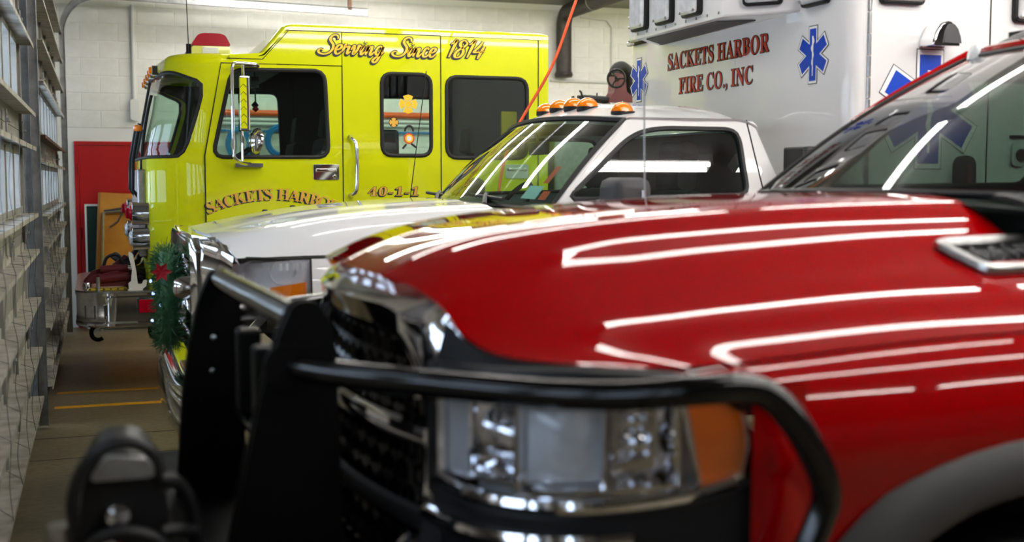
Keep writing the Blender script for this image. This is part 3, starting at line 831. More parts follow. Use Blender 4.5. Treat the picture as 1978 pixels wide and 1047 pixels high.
# brush script along the raised roof: every letter drawn as brush strokes
GL = {
 'S': (.62, [[(.66, .80), (.60, .95), (.44, 1.0), (.30, .92), (.27, .76), (.38, .62), (.50, .48), (.52, .28), (.40, .08), (.18, .0), (-.06, .04), (-.17, .16), (-.08, .26), (.06, .22)]]),
 'e': (.40, [[(.04, .20), (.20, .26), (.32, .36), (.30, .48), (.18, .49), (.08, .36), (.07, .16), (.16, .03), (.28, .05), (.40, .20)]]),
 'r': (.45, [[(.0, .14), (.09, .42), (.12, .58)], [(.11, .47), (.20, .40), (.31, .44), (.29, .22), (.31, .05), (.45, .18)]]),
 'v': (.46, [[(.0, .26), (.08, .48), (.14, .38), (.16, .04), (.31, .26), (.35, .51), (.46, .44)]]),
 'i': (.29, [[(.0, .18), (.12, .48), (.08, .16), (.13, .03), (.27, .18)], [(.16, .66), (.18, .70)]]),
 'n': (.47, [[(.0, .18), (.10, .48), (.07, .24), (.05, .02)], [(.06, .20), (.18, .42), (.28, .46), (.29, .30), (.27, .10), (.33, .02), (.47, .20)]]),
 'g': (.42, [[(.34, .42), (.22, .50), (.09, .36), (.08, .14), (.18, .04), (.30, .16), (.37, .47)], [(.37, .47), (.33, .10), (.27, -.22), (.14, -.36), (.03, -.26), (.14, -.10), (.32, .02), (.48, .22)]]),
 'c': (.36, [[(.32, .40), (.24, .50), (.12, .42), (.07, .22), (.14, .04), (.27, .04), (.40, .18)]]),
 '1': (.34, [[(.05, .76), (.18, .86), (.25, 1.0), (.22, .6), (.16, .02)]]),
 '8': (.50, [[(.40, .88), (.28, .99), (.14, .90), (.16, .70), (.32, .52), (.40, .28), (.30, .05), (.12, .03), (.05, .20), (.14, .42), (.34, .62), (.44, .80), (.38, .92)]]),
 '4': (.52, [[(.30, .98), (.20, .66), (.04, .36), (.24, .36), (.52, .40)], [(.44, .70), (.38, .40), (.32, -.02)]]),
}
def brush(words, x0, x1, zb, hcap, gap, shear):
    tot = 0; pos = []
    for wd in words:
        for ch in wd: pos.append((ch, tot)); tot += GL[ch][0]
        tot += gap
    tot -= gap
    sc = (x1 - x0)/tot
    layers = ((.056, 0, 0, -.0035, M_goldp, 'lettering'), (.104, 0, 0, -.0024, M_blacklet, 'letter_outline'), (.104, -.05, -.07, -.0012, M_blacklet, 'letter_shadow'))
    top = None
    for (hw, dx, dz, dy, m_, nm) in layers:
        mb = MB()
        for ch, off in pos:
            for st in GL[ch][1]:
                pts = [V(p[0] + off, p[1], 0) for p in st]
                sp = spline(pts, 6); N = len(sp); n0 = len(mb.v)
                for i, p in enumerate(sp):
                    t_ = (sp[min(i+1, N-1)] - sp[max(i-1, 0)]).normalized(); nn = V(-t_.y, t_.x, 0)
                    # brush: fuller on down strokes, tapering at the ends
                    k = (.62 + .55*abs(t_.y)**1.5)*(.55 + .45*min(1, 5*min(i, N-1-i)/max(1, N-1)))
                    h_ = hw*k + (hw - .056)*(1 - k)
                    for q in (p + nn*h_, p - nn*h_):
                        mb.v.append((x0 + sc*(q.x + shear*q.y + dx), Y_T + dy, zb + hcap*(q.y + dz)))
                for i in range(N-1): mb.f.append((n0+2*i, n0+2*i+1, n0+2*i+3, n0+2*i+2))
        top_ = mb.build(nm, m_, top if top else ENG, smooth=0, merge=False)
        if top is None: top = top_
    return top
brush(['Serving'], 1.635, 2.11, 2.603, .148, .20, .30)
brush(['Since'], 2.215, 2.54, 2.603, .148, .20, .30)
brush(['1814'], 2.625, 2.93, 2.608, .140, .20, .30)
gold_text('𝟒𝟎-𝟏-𝟏', 1.995, 2.40, 1.515, 1.585, '𝟒', shear=.12, space=1.12, off=.012, m=M_gold, offs2=0.)
def arc_text(body, cx, ztop, rad, h, spread, gap, y, name='lettering'):
    """letters set round an arc; spread in radians from first to last letter"""
    glyphs = []; adv = []
    for ch in body:
        if ch == ' ': glyphs.append(None); adv.append(.42); continue
        vs, fs = text_polys(ch); b = bbox2(vs); glyphs.append((vs, fs, b)); adv.append(b[2] - b[0] + gap)
    tot = sum(adv); pos = 0
    ms = [MB(), MB()]
    href = bbox2(text_polys('𝐇')[0]); sc = h/(href[3] - href[1])
    for g, a in zip(glyphs, adv):
        mid = pos + a/2; pos += a
        if g is None: continue
        ang = (mid/tot - .5)*spread
        vs, fs, b = g; cxg = (b[0] + b[2])/2
        for k, mb in enumerate(ms):
            out = []
            for v in vs:
                lx = (v[0] - cxg)*sc*1.0; lz = (v[1] - href[1])*sc
                px = cx + (rad + lz)*math.sin(ang) + lx*math.cos(ang); pz = (ztop - h - rad) + (rad + lz)*math.cos(ang) - lx*math.sin(ang)
                out.append((px - (.015 if k else 0), y + (.0015 if k else 0), pz - (.010 if k else 0)))
            mb.add(out, fs)
    g = ms[0].build(name, M_gold, ENG, smooth=0); ms[1].build('letter_shadow', M_blacklet, g, smooth=0)
    return g
arc_text('𝐒𝐀𝐂𝐊𝐄𝐓𝐒 𝐇𝐀𝐑𝐁𝐎𝐑', 1.265, 1.575, 1.15, .085, .86, .14, Y_T - .002)
arc_text('𝐃𝐄𝐏𝐓', 1.27, 1.395, 1.9, .08, .13, .14, Y_T - .002)
arc_text('𝐅𝐈𝐆𝐇𝐓𝐈𝐍𝐆', 3.05, 1.535, 1.9, .085, .30, .14, Y_T - .002)

# beacon light bar across the low roof, seen from its end
lb = MB().prism(rpoly([(.70, 2.595), (.99, 2.595), (.99, 2.655), (.975, 2.665), (.715, 2.665), (.70, 2.655)], .008, 2), 'xz', 9.50, 11.40).build('light_bar_base', M_beaconbase, ENG, smooth=0)
MB().prism(rpoly([(.695, 2.667), (.995, 2.667), (.955, 2.748), (.915, 2.762), (.785, 2.762), (.745, 2.748)], .02, 3), 'xz', 9.49, 11.41).build('light_bar_lens', M_redlens, lb, bevel=.012)
MB().box((.78, 9.494, 2.605), (.90, 9.50, 2.652)).build('label_plate', M_paper, lb, smooth=0)
# radio antenna
MB().tube([(.68, 9.55, 2.59), (.68, 9.55, 2.68)], .018, 10).tube([(.68, 9.55, 2.68), (.655, 9.55, 3.70)], .0035, 6).build('antenna', M_blackp, ENG)
# clearance lamps on the brow
for k, yy in enumerate((9.62, 9.95, 10.35, 10.75, 11.15)):
    xb = .40
    z = 2.50
    l_ = MB().box((.405, yy - .05, 2.44), (.455, yy + .05, 2.51)).build('clearance_lamp', M_chrome, ENG, smooth=0, bevel=.006)
    MB().box((.385, yy - .042, 2.45), (.41, yy + .042, 2.50)).build('lamp_lens', M_amber, l_, smooth=0, bevel=.008)
# mirror on its bent pole
mi = MB().tube(spline([(1.155, 9.16, 2.498), (1.13, 9.12, 2.50), (.985, 9.05, 2.50), (.955, 9.02, 2.478), (.948, 9.02, 2.40), (.950, 9.02, 2.0), (.952, 9.02, 1.84), (.965, 9.03, 1.795), (1.02, 9.10, 1.765), (1.09, 9.18, 1.76)], 6), .013, 10).build('mirror', M_chrome, ENG)
MB().box((1.00, 9.02, 2.00), (1.075, 9.12, 2.405)).build('mirror_head', M_chrome, mi, smooth=0, bevel=.008)
MB().box((1.005, 9.014, 2.02), (1.052, 9.02, 2.39)).build('chevron_strip', M_yellow, mi, smooth=0)
chv = MB()
for k in range(6):
    z = 2.06 + k*.055
    chv.tube([(1.006, 9.013, z - .014), (1.028, 9.013, z + .010), (1.050, 9.013, z - .014)], .002, 4)
chv.build('chevron', M_blacklet, mi)
MB().tube([(1.035, 9.07, 2.405), (1.035, 9.08, 2.49)], .012, 8).tube([(1.02, 9.08, 1.78), (1.02, 9.07, 2.0)], .011, 8).box((.98, 9.15, 2.485), (1.165, 9.20, 2.51)).box((.975, 9.15, 1.735), (1.18, 9.20, 1.765)).build('mirror_bracket', M_chrome, mi, smooth=30)
MB().lathe([(.0, .05), (.05, .042), (.085, .02), (.098, 0), (.098, -.008), (0, -.008)], (1.12, 9.05, 1.93), axis=(-.93, -.34, .1), n=24).build('round_convex_mirror', M_chrome, mi)
for s_ in (1.72,): MB().tube([(.30, EYC, 1.86), (.30, EYC + .05, 1.86)], .01).build('wiper_pivot', M_blackp, ENG)
# wipers on the front: folded beside the corner
for yy in (9.85, 10.75):
    w = MB().tube([(.30, yy, 1.50), (.255, yy, 1.56), (.262, yy, 1.80), (.315, yy - .02, 2.08)], .014, 8).build('wiper_arm', M_blackp, ENG)
    MB().tube(spline([(.315, yy - .05, 1.62), (.335, yy - .03, 1.9), (.375, yy - .05, 2.15), (.41, yy - .05, 2.30)], 4), .012, 6).build('wiper_blade', M_rubber, w)
MB().lathe([(0, -.03), (.03, -.02), (.036, 0), (.03, .02), (0, .03)], (.30, 9.75, 2.04), n=14).build('amber_marker', M_amber, ENG)
# front fascia: trim panel, lamp clusters
MB().box((.285, 9.60, 1.05), (.345, 11.3, 1.72)).build('grille_panel', M_brushed, ENG, smooth=0, bevel=.01)
for side in (0, 1):
    yc = esd(9.62, side)
    for k, z in enumerate((1.385, 1.19)):
        h = MB().prism(rrect(yc - .16, z - .085, yc + .16, z + .085, .03, 4), 'yz', .235, .36).build('lamp_bezel', M_chrome, ENG, bevel=.012)
        for s_ in (-.08, .08):
            MB().lathe([(.0, .022), (.04, .018), (.058, .0), (.062, -.03)], (.232, yc + s_, z), axis=(-1, 0, 0), n=20).build('lamp_lens', M_redlens if k == 0 else M_frost, h)
    MB().box((.19, yc - .05, 1.345), (.245, yc + .03, 1.425)).build('turn_lamp', M_redlens, ENG, smooth=0, bevel=.012)
# extended chrome bumper
BZ0, BZ1 = .53, .80
def bump_path(x0, y0, y1, r):
    p = [(.62, y0), (x0 + r, y0)]
    p += [(x0 + r - r*math.sin(a), y0 + r*(1 - math.cos(a))) for a in [PI/2*k/10 for k in range(1, 11)]]
    q = [(x, y0 + y1 - y) for x, y in reversed(p)]
    return p + q
pth = bump_path(-.19, 9.38, 11.52, .30)
bp = MB()
prof = [(0.012, BZ0), (0, BZ0 + .012), (0, BZ0 + .03), (.015, BZ0 + .045), (.015, BZ1 - .045), (0, BZ1 - .03), (0, BZ1 - .01), (.015, BZ1)]
cx_, cy_ = .3, EYC
n = len(prof)
for (x, y) in pth:
    d = V(cx_ - x, cy_ - y).normalized()
    if abs(x - .62) < 1e-6: d = V(0, 1 if y < EYC else -1)
    for (o, z) in prof: bp.v.append((x + d.x*o, y + d.y*o, z))
for i in range(len(pth)-1):
    for j in range(n-1): bp.f.append((i*n+j, (i+1)*n+j, (i+1)*n+j+1, i*n+j+1))
BUMP = bp.build('front_bumper', M_chrome, ENG, smooth=40)
MB().prism([(x, y) for x, y in pth], 'xy', BZ1 - .012, BZ1 + .004).build('bumper_deck', M_brushed, BUMP, smooth=0)
MB().prism(rrect(.252, .628, .418, .752, .02, 4), 'xz', 9.36, 9.375).build('side_lamp_bezel', M_chrome, BUMP, bevel=.008)
MB().prism(rrect(.266, .642, .404, .740, .012, 4), 'xz', 9.345, 9.362).build('side_lamp_lens', M_redlens, BUMP, bevel=.012)
# siren speaker drum set in the bumper corner
MB().lathe([(.0, .58), (.16, .58), (.165, .61), (.16, .625), (.16, .77), (.166, .785), (.165, .80)], (-.02, 9.56, 0), n=36).build('siren_drum', M_brushed, BUMP)
for a in (-2.2, -1.75, -1.3, -.9):
    x, y = -.02 + .163*math.cos(a), 9.56 + .163*math.sin(a)
    MB().box((x - .006, y - .006, .60), (x + .006, y + .006, .70)).build('drum_clip', M_chrome, BUMP, smooth=0)
for x in (-.03, .40):
    MB().tube([(x + .05*math.cos(a) , 9.62, .47 + .055*math.sin(a)) for a in [R(60) + R(250)*k/14 for k in range(15)]], .016, 8).tube([(x + .02, 9.62, .52), (x + .12, 9.62, .525)], .02, 8).build('tow_hook', M_black, BUMP)
# chassis, wheels, pump module and body behind the cab
MB().box((.5, EY0 + .35, .42), (8.6, EY1 - .35, .75)).build('chassis_frame', M_int, ENG, smooth=0)
def wheel(parent, x, y, r, w, side, rim=.60):
    t_ = MB().lathe([(r*rim, -w/2), (r*.88, -w/2), (r*.97, -w*.42), (r, -w*.3), (r, w*.3), (r*.97, w*.42), (r*.88, w/2), (r*rim, w/2)], (x, y, r), axis=(0, 1, 0), n=40).build('tyre', M_tyre, parent)
    s_ = -1 if side == 0 else 1
    MB().lathe([(r*rim, -.02), (r*rim*.96, .03), (r*rim*.85, .0), (r*.25, -.03), (r*.22, .04), (0, .045)], (x, y + s_*w*.3, r), axis=(0, s_, 0), n=32).build('rim', M_brushed, t_)
    return t_
for side in (0, 1):
    for x in (1.85, 6.6): wheel(ENG, x, esd(EY0 + .2, side), .52, .30, side)
    yy = esd(EY0 - .004, side); sg = 1 if side == 0 else -1
    MB().prism([(1.85 + .66*math.cos(a), .5 + .62*math.sin(a)) for a in [PI*k/20 for k in range(21)]] + [(1.85 - .54, .5)] + [(1.85 + .54*math.cos(a), .5 + .52*math.sin(a)) for a in [PI - PI*k/20 for k in range(1, 21)]], 'xz', min(yy, yy - sg*.02), max(yy, yy - sg*.02)).build('wheel_arch_trim', M_chrome, ENG, smooth=30)
MB().box((3.58, EY0 + .06, .6), (4.75, EY1 - .06, 2.02)).build('pump_panel', M_brushed, ENG, smooth=0, bevel=.02)
gg = MB()
for k in range(3):
    gg.lathe([(0, .02), (.07, .02), (.08, 0)], (3.85 + k*.28, EY0 + .055, 1.7), axis=(0, -1, 0), n=20)
gg.build('pressure_gauges', M_chrome, ENG)
for z in (1.0, 1.3):
    MB().lathe([(0, .12), (.05, .12), (.07, .08), (.07, 0)], (4.2, EY0 + .06, z), axis=(0, -1, 0), n=20).build('hose_outlet', M_chrome, ENG)
MB().box((4.80, EY0, .55), (8.9, EY1, 2.30)).build('body', M_yellow, ENG, smooth=0, bevel=.03)
for k in range(4):
    MB().box((4.95 + k*.98, EY0 - .012, .9), (5.83 + k*.98, EY0, 2.15)).build('roller_shutter', M_brushed, ENG, smooth=0)
hn = MB().box((3.60, 9.35, 1.55), (4.70, 9.75, 2.02)).build('hose_net', M_net, ENG, smooth=0, bevel=.03)
MB().tube([(3.62, 9.42, 1.965), (4.35, 9.42, 1.965)], .065, 14).build('hose_roll', M_hoseyel, ENG)
# deck gun on the pump module roof
MB().box((4.50, 10.2, 2.00), (4.95, 10.7, 2.355)).build('deck_gun_riser', M_brushed, ENG, smooth=0, bevel=.01)
DG = MB().prism(rpoly([(4.53, 2.355), (4.80, 2.355), (4.80, 2.41), (4.72, 2.46), (4.70, 2.62), (4.60, 2.64), (4.595, 2.46), (4.55, 2.40)], .02, 3), 'xz', 10.32, 10.48).build('deck_gun', M_toolred, ENG, bevel=.015)
MB().tube(spline([(4.64, 10.44, 2.60), (4.67, 10.45, 2.68), (4.74, 10.46, 2.70), (4.82, 10.47, 2.62), (4.84, 10.47, 2.40)], 6), .06, 14).build('elbow', M_blackp, DG)
br = MB().tube([(4.55, 10.38, 2.385), (4.28, 10.38, 2.398)], .035, 12).tube([(4.28, 10.38, 2.398), (4.245, 10.38, 2.40)], .026, 12).tube([(4.44, 10.38, 2.42), (4.44, 10.38, 2.45)], .008, 6).build('barrel', M_blackp, DG)
MB().tube([(4.28, 10.36, 2.42), (4.265, 10.35, 2.455), (4.25, 10.34, 2.46)], .010, 6).box((4.19, 10.36, 2.375), (4.205, 10.40, 2.415)).build('nozzle_tip', M_blackp, br)
hw = MB(); c = V(4.575, 10.24, 2.578); ax = V(-.55, -.83, 0); u_ = V(0, 0, 1); w_ = ax.cross(u_)
hw.tube([c + (u_*math.cos(a)*.082 + w_*math.sin(a)*.082) for a in [2*PI*k/24 for k in range(24)]], .011, 8, closed=True)
for k in range(3): hw.tube([c, c + u_*math.cos(2*PI*k/3 + .5)*.08 + w_*math.sin(2*PI*k/3 + .5)*.08], .008, 6)
hw.tube([c - ax*.14, c + ax*.02], .016, 10)
hw.build('handwheel', M_blackp, DG)
MB().tube([(4.53, 10.20, 2.60), (4.465, 10.13, 2.605)], .012, 8).build('crank_grip', M_blackp, DG)
# ------------------------------------------------------------------ white ambulance
AYC = 5.93; AN = 4.95
AMB = thing('ambulance', 'white ambulance with blue star decals and orange roof lamps', 'ambulance', (3.4, AYC, 0))
def asd(y, side): return y if side == 0 else 2*AYC - y
def cab_y(z):                     # near cab side, tumble-home above the belt line
    return 4.95 + (.02*max(0, (1.2 - z)) if z < 1.2 else 0) + (0 if z < 1.52 else (z - 1.52)*.34)
def S_cab(side, ins=0.): return lambda x, z: (x, asd(cab_y(z) + ins, side), z)
# hood ------------------------------------------------------------------
AHX = [(0, .435), (.45, .45), (.70, .475), (.86, .505), (.94, .53)]              # front edge x by lateral offset
AHZ = [(0, 1.405), (.45, 1.405), (.70, 1.392), (.86, 1.356), (.94, 1.322)]
AC = [(.4, 1.415), (.7, 1.465), (1.0, 1.51), (1.4, 1.54), (1.75, 1.555)]
def a_hood(s_, x):
    drop = interp([(0, 0), (.35, .004), (.46, .022), (.62, .03), (.80, .045), (.95, .06)], s_)
    ze = 1.322 + .05*max(0, (x - 1.1)/.6); zc = interp(AC, x)
    t = max(0, (s_ - .60)/.345); top_ = zc - drop*.55
    return top_ + (ze - top_)*min(1, t)**3.2
def hood_grid(yc, hw, xf, zf, zfull, xr, ny, nx, L=.35, p=2.2):
    def fn(i, j):
        q = (i*2 - 1); s_ = abs(q)*hw
        a, b = interp(xf, s_), xr(s_); x = a + (b - a)*(j**1.35)
        t = min(1, (x - a)/L); ze = interp(zf, s_); zz = zfull(s_, x)
        z = zz - (zfull(s_, a + .0) - ze)*(1 - t)**p
        return (x, yc + q*hw, z)
    return fn
ah = hood_grid(AYC, .94, AHX, AHZ, a_hood, lambda s_: 1.63 + .10*(s_/.94)**2, 56, 40)
AH = MB().grid(ah, 56, 40).build('hood', M_white, AMB, smooth=60)
MB().grid(lambda i, j: (V(*ah(i, 0)) + V(.012*j, 0, -.03*j)), 56, 1).build('hood_lip', M_white, AH, smooth=60)
for k, (x, y) in enumerate(((.86, 6.62), (1.0, 6.55))):
    MB().lathe([(0, .012), (.014, .010), (.018, 0)], (x, y, a_hood(abs(y-AYC), x)), n=10).build('washer_nozzle', M_blackp, AH)
# fenders: from the hood edge down, with wheel arch
AWX = 1.22
def arch(x, xc, r, zc): 
    d = abs(x - xc); return zc + math.sqrt(max(0, r*r - d*d)) if d < r else 0
def a_fender(side):
    def fn(i, j):
        x = .832 + i*(1.74 - .832)
        zt = a_hood(.94, x)
        zt -= .006
        zb = max(.62 if x < AWX else .60, arch(x, AWX, .50, .46))
        z = zt + (zb - zt)*j
        t = (zt - z)
        y = AYC - .945 - .05*(1 - math.exp(-t*9)) - .012*math.sin(min(1, t/.5)*PI)
        return (x, asd(y, side), z)
    return fn
for side in (0, 1):
    fd = MB().grid(a_fender(side), 48, 16).build('fender', M_white, AMB, smooth=60)
    sg = 1 if side == 0 else -1
    MB().lathe([(0, .01), (.026, .008), (.032, .0)], (.965, asd(4.932, side), 1.262), axis=(0, -sg, 0), n=20).build('fender_badge', M_chrome, fd)
    MB().prism([(AWX + .54*math.cos(a), .46 + .54*math.sin(a)) for a in [PI*k/18 for k in range(19)]] + [(AWX + .495*math.cos(a), .46 + .495*math.sin(a)) for a in [PI - PI*k/18 for k in range(19)]], 'xz', asd(4.92, side), asd(4.95, side)).build('arch_lip', M_white, fd, smooth=30)
    # headlight cluster
    yy = asd(4.955, side)
    def hl(i, j, o=0.):
        x = .49 + .10*0 + i*.33; z = 1.315 - j*(.235 - .05*i)
        y = 4.945 + (1 - i)**2*.20 + o
        return (x + .02*0 + o*.3, asd(y, side), z - (.03*(1-i)))
    hb = MB().grid(lambda i, j: hl(i, j, .045), 10, 6).build('headlight', M_bowl, AMB, smooth=60)
    MB().grid(lambda i, j: hl(i, j), 10, 6).build('headlight_lens', M_lens, hb, smooth=60)
    MB().grid(lambda i, j: V(*hl(.52 + .44*i, .50 + .46*j, .012)), 4, 4).build('turn_signal', M_amber, hb, smooth=60)
    rr = MB()
    for (cx, cz) in ((.60, 1.25), (.72, 1.26)):
        rr.lathe([(.055, 0), (.045, .03), (.02, .05), (0, .052)], (cx, asd(5.04 + (.66 - cx)*.5, side), cz), axis=(.35, sg*.9, 0), n=18)
    rr.build('reflector_bowl', M_silver, hb)
    for k in range(5):
        x = .70 + k*.026
        MB().box((x, min(asd(4.955 , side), asd(4.965, side)), 1.27), (x + .010, max(asd(4.955, side), asd(4.965, side)), 1.30)).build('lens_flute', M_frost, hb, smooth=0)
    # seam hood / headlight
    MB().tube([(.50, asd(5.06, side), 1.318), (.58, asd(4.985, side), 1.322), (.70, asd(4.945, side), 1.318), (.84, asd(4.985, side), 1.318), (1.1, asd(4.985, side), 1.319)], .006, 6).build('panel_gap', M_seam, AMB)
    MB().tube([(.825, asd(4.934, side), 1.315), (.83, asd(4.932, side), 1.08)], .004, 6).build('panel_gap', M_seam, AMB)
# grille: chrome shield with nostril bars
GX = .40
gout = [(AYC - .72, 1.36), (AYC - .66, 1.398), (AYC + .66, 1.398), (AYC + .72, 1.36), (AYC + .76, 1.10), (AYC + .66, .86), (AYC - .66, .86), (AYC - .76, 1.10)]
gin = [(AYC - .60, 1.29), (AYC + .60, 1.29), (AYC + .64, 1.10), (AYC + .56, .93), (AYC - .56, .93), (AYC - .64, 1.10)]
G = MB().prism(gout, 'yz', .36, .50, [gin]).build('grille_surround', M_chrome, AMB, smooth=30, bevel=.025)
# chrome shoulders of the surround, swept back beside the hood
for side in (0, 1):
    sh = MB()
    pts = [[(.375, AYC - .60, 1.405), (.385, AYC - .66, 1.375), (.38, AYC - .70, 1.25), (.385, AYC - .70, 1.06)], [(.43, AYC - .70, 1.398), (.455, AYC - .82, 1.36), (.455, AYC - .86, 1.25), (.45, AYC - .84, 1.06)], [(.50, AYC - .84, 1.372), (.52, AYC - .90, 1.325), (.51, AYC - .90, 1.24), (.50, AYC - .88, 1.06)]]
    for i in range(3):
        for p in pts[i]: sh.v.append((p[0], asd(p[1], side), p[2]))
    for i in range(2):
        for j in range(3): sh.f.append((i*4+j, (i+1)*4+j, (i+1)*4+j+1, i*4+j+1))
    sh.build('chrome_shoulder', M_chrome, G, smooth=25)
for z in (1.20, 1.02):
    MB().box((.405, AYC - .62, z - .035), (.44, AYC + .62, z + .035)).build('grille_bar', M_chrome, G, smooth=0, bevel=.015)
mesh = MB()
for k in range(22): mesh.box((.445, AYC - .60 + k*.056, .94), (.455, AYC - .585 + k*.056, 1.29))
for k in range(6): mesh.box((.445, AYC - .62, .95 + k*.06), (.455, AYC + .62, .962 + k*.06))
mesh.build('grille_mesh', M_blackp, G, smooth=0, kind='stuff')
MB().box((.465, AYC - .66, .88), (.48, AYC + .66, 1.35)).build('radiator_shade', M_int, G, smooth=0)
for y in (AYC - .52, AYC + .52):
    gl = MB().lathe([(0, .05), (.035, .042), (.05, .015), (.052, -.04)], (.345, y, 1.17), axis=(-1, 0, 0), n=20).build('grille_lamp', M_chrome, AMB)
    MB().lathe([(0, .012), (.03, .008), (.04, 0)], (.31, y, 1.17), axis=(-1, 0, 0), n=18).build('lamp_lens', M_redlens, gl)
# bumper
def ab(i, j):
    q = i*2 - 1; y = AYC + q*1.0
    prof = [(.0, .52), (-.035, .56), (-.045, .66), (-.03, .74), (.01, .765), (.12, .77)]
    k = j*5; a = int(min(4, math.floor(k))); f = k - a
    dx = prof[a][0]*(1-f) + prof[a+1][0]*f; z = prof[a][1]*(1-f) + prof[a+1][1]*f
    return (.30 + .14*abs(q)**4 + dx, y, z)
AB = MB().grid(ab, 40, 10).build('front_bumper', M_chrome, AMB, smooth=50)
MB().box((.33, AYC - .85, .40), (.42, AYC + .85, .55)).build('air_dam', M_blackp, AB, smooth=0, bevel=.02)
for s_ in (-1, 1):
    MB().box((.30, AYC + s_*.62 - .05, .50), (.325, AYC + s_*.62 + .05, .64)).build('fog_lamp', M_amberdk, AB, smooth=0, bevel=.01)
# doors, pillars, roof, glass ------------------------------------------------
w_ad = resample(rpoly([(1.98, 1.555), (2.905, 1.575), (2.905, 1.86), (2.86, 1.885), (2.46, 1.885), (2.33, 1.845)], [.05, .05, .06, .05, .10, .08], 6), 96)
o_ad = [(1.745, .62), (2.985, .62), (2.985, 1.60), (2.955, 1.925), (2.34, 1.925), (1.93, 1.535), (1.745, 1.50)]
for side in (0, 1):
    S = S_cab(side); sg = 1 if side == 0 else -1
    dr = MB().ring_panel(S, o_ad, w_ad, 7).build('cab_door', M_white, AMB, smooth=60)
    MB().fill(S_cab(side, .012), w_ad, 4).build('window_pane', M_glass_cab, dr, smooth=60)
    MB().tube([S(p.x, p.y) for p in w_ad], .012, 6, closed=True).build('window_gasket', M_rubber, dr)
    MB().prism([(1.76, 1.45), (1.80, 1.47)][0:1] + [(2.9, 1.36), (2.9, 1.40), (1.76, 1.40), (1.76, 1.36)][0:3], 'xz', asd(4.94, side), asd(4.95, side)).build('body_crease', M_white, dr, smooth=0)
    MB().box((2.62, min(asd(4.915, side), asd(4.945, side)), 1.33), (2.82, max(asd(4.915, side), asd(4.945, side)), 1.37)).build('door_handle', M_blackp, dr, bevel=.008)
    # rear quarter of the cab and its seam
    def quarter(i, j):
        z = .62 + j*1.305; xs = 2.959 + .03*max(0, min(1, (1.925 - z)/.325)); W = .045 + .085*max(0, min(1, (1.93 - z)/.32))
        if i <= .6: return (xs + W*.8*i/.6, asd(cab_y(z) + .006*(i/.6)**2, side), z)
        k = (i - .6)/.4*PI/2
        return (xs + W*.8 + W*.3*math.sin(k), asd(cab_y(z) + .006 + .20*(1 - math.cos(k)), side), z)
    MB().grid(quarter, 10, 24).build('cab_quarter', M_white, AMB, smooth=60)
    MB().tube([S(2.989, .62), S(2.989, 1.60), S(2.958, 1.93)], .004, 6).build('panel_gap', M_seam, AMB)
    # A-pillar fairing between glass and door
    # mirror
    ym = asd(4.76, side)
    mh = MB().box((2.085, min(ym - .10, ym + .12), 1.46), (2.265, max(ym - .10, ym + .12), 1.655)).build('door_mirror', M_greyp, AMB, smooth=30, bevel=.045)
    MB().tube([(2.22, asd(4.84, side), 1.50), (2.20, asd(4.96, side), 1.48)], .03, 8).build('mirror_arm', M_blackp, mh)
    MB().tube([(2.21, ym - sg*.105, 1.48), (2.21, ym - sg*.105, 1.60)], .008, 6).build('mirror_strip', M_frost, mh)
# windshield
def a_ws(i, j, o=0.):
    q = i*2 - 1
    b = V(1.70 + .20*q*q, AYC + .955*q, 1.525 - .02*q*q); t = V(2.20 + .12*q*q, AYC + .83*q, 1.955 - .035*q*q)
    p = b.lerp(t, j); p.z += .025*math.sin(j*PI); return p + V(-.6, 0, .7)*o
def wsrect(N=24):
    m_ = .0
    return [(k/N, 0.) for k in range(N)] + [(1., k/10) for k in range(10)] + [(1 - k/N, 1.) for k in range(N)] + [(0., 1 - k/10) for k in range(10)]
WS = MB().grid(lambda i, j: a_ws(i, j), 28, 12).build('windshield', M_glass_cab, AMB, smooth=60)
MB().tube([a_ws(*p) for p in wsrect()], .016, 6, closed=True).build('windshield_trim', M_rubber, WS)
MB().grid(lambda i, j: a_ws(i, .0 + .07*j, -.004), 28, 2).grid(lambda i, j: a_ws(i, .93 + .07*j, -.004), 28, 2).build('frit_band', M_blacklet, WS, smooth=60)
# painted pillars each side of the glass
for side in (0, 1):
    def pl(i, j):
        a = a_ws(0, j); b = V(*S_cab(0)(1.93 + .41*j, 1.535 + .39*j)); p = a.lerp(b, i); p.y -= .012*math.sin(i*PI)
        return (p.x, asd(p.y, side), p.z)
    MB().grid(pl, 4, 10).build('windshield_pillar', M_white, AMB, smooth=60)
def a_roof(i, j):
    q = i*2 - 1; xf = 2.20 + .12*q*q; x = xf + (3.03 - xf)*j
    z = 1.955 - .035*q*q + .085*(1 - abs(q)**2.6)*min(1, (1 - (1 - min(1, j/.35))**2)) - .07*max(0, (j - .82)/.18)**2 
    y = AYC + q*(.83 + .012*math.sin(j*PI))
    return (x, y, z)
RF = MB().grid(a_roof, 28, 24).build('cab_roof', M_white, AMB, smooth=60)
for side in (0, 1):
    MB().grid(lambda i, j: (lambda a, b: a.lerp(b, i) + V(0, (-.02 if side == 0 else .02)*math.sin(i*PI), .012*math.sin(i*PI)))(V(*a_roof(0. if side == 0 else 1., j)), V(2.34 + (2.99 - 2.34)*j, asd(cab_y(1.925), side), 1.925)), 4, 24).build('roof_rail', M_white, AMB, smooth=60)
MB().box((2.995, AYC - .74, .65), (3.03, AYC + .74, 1.90)).build('cab_back', M_white, AMB, smooth=0, bevel=.03)
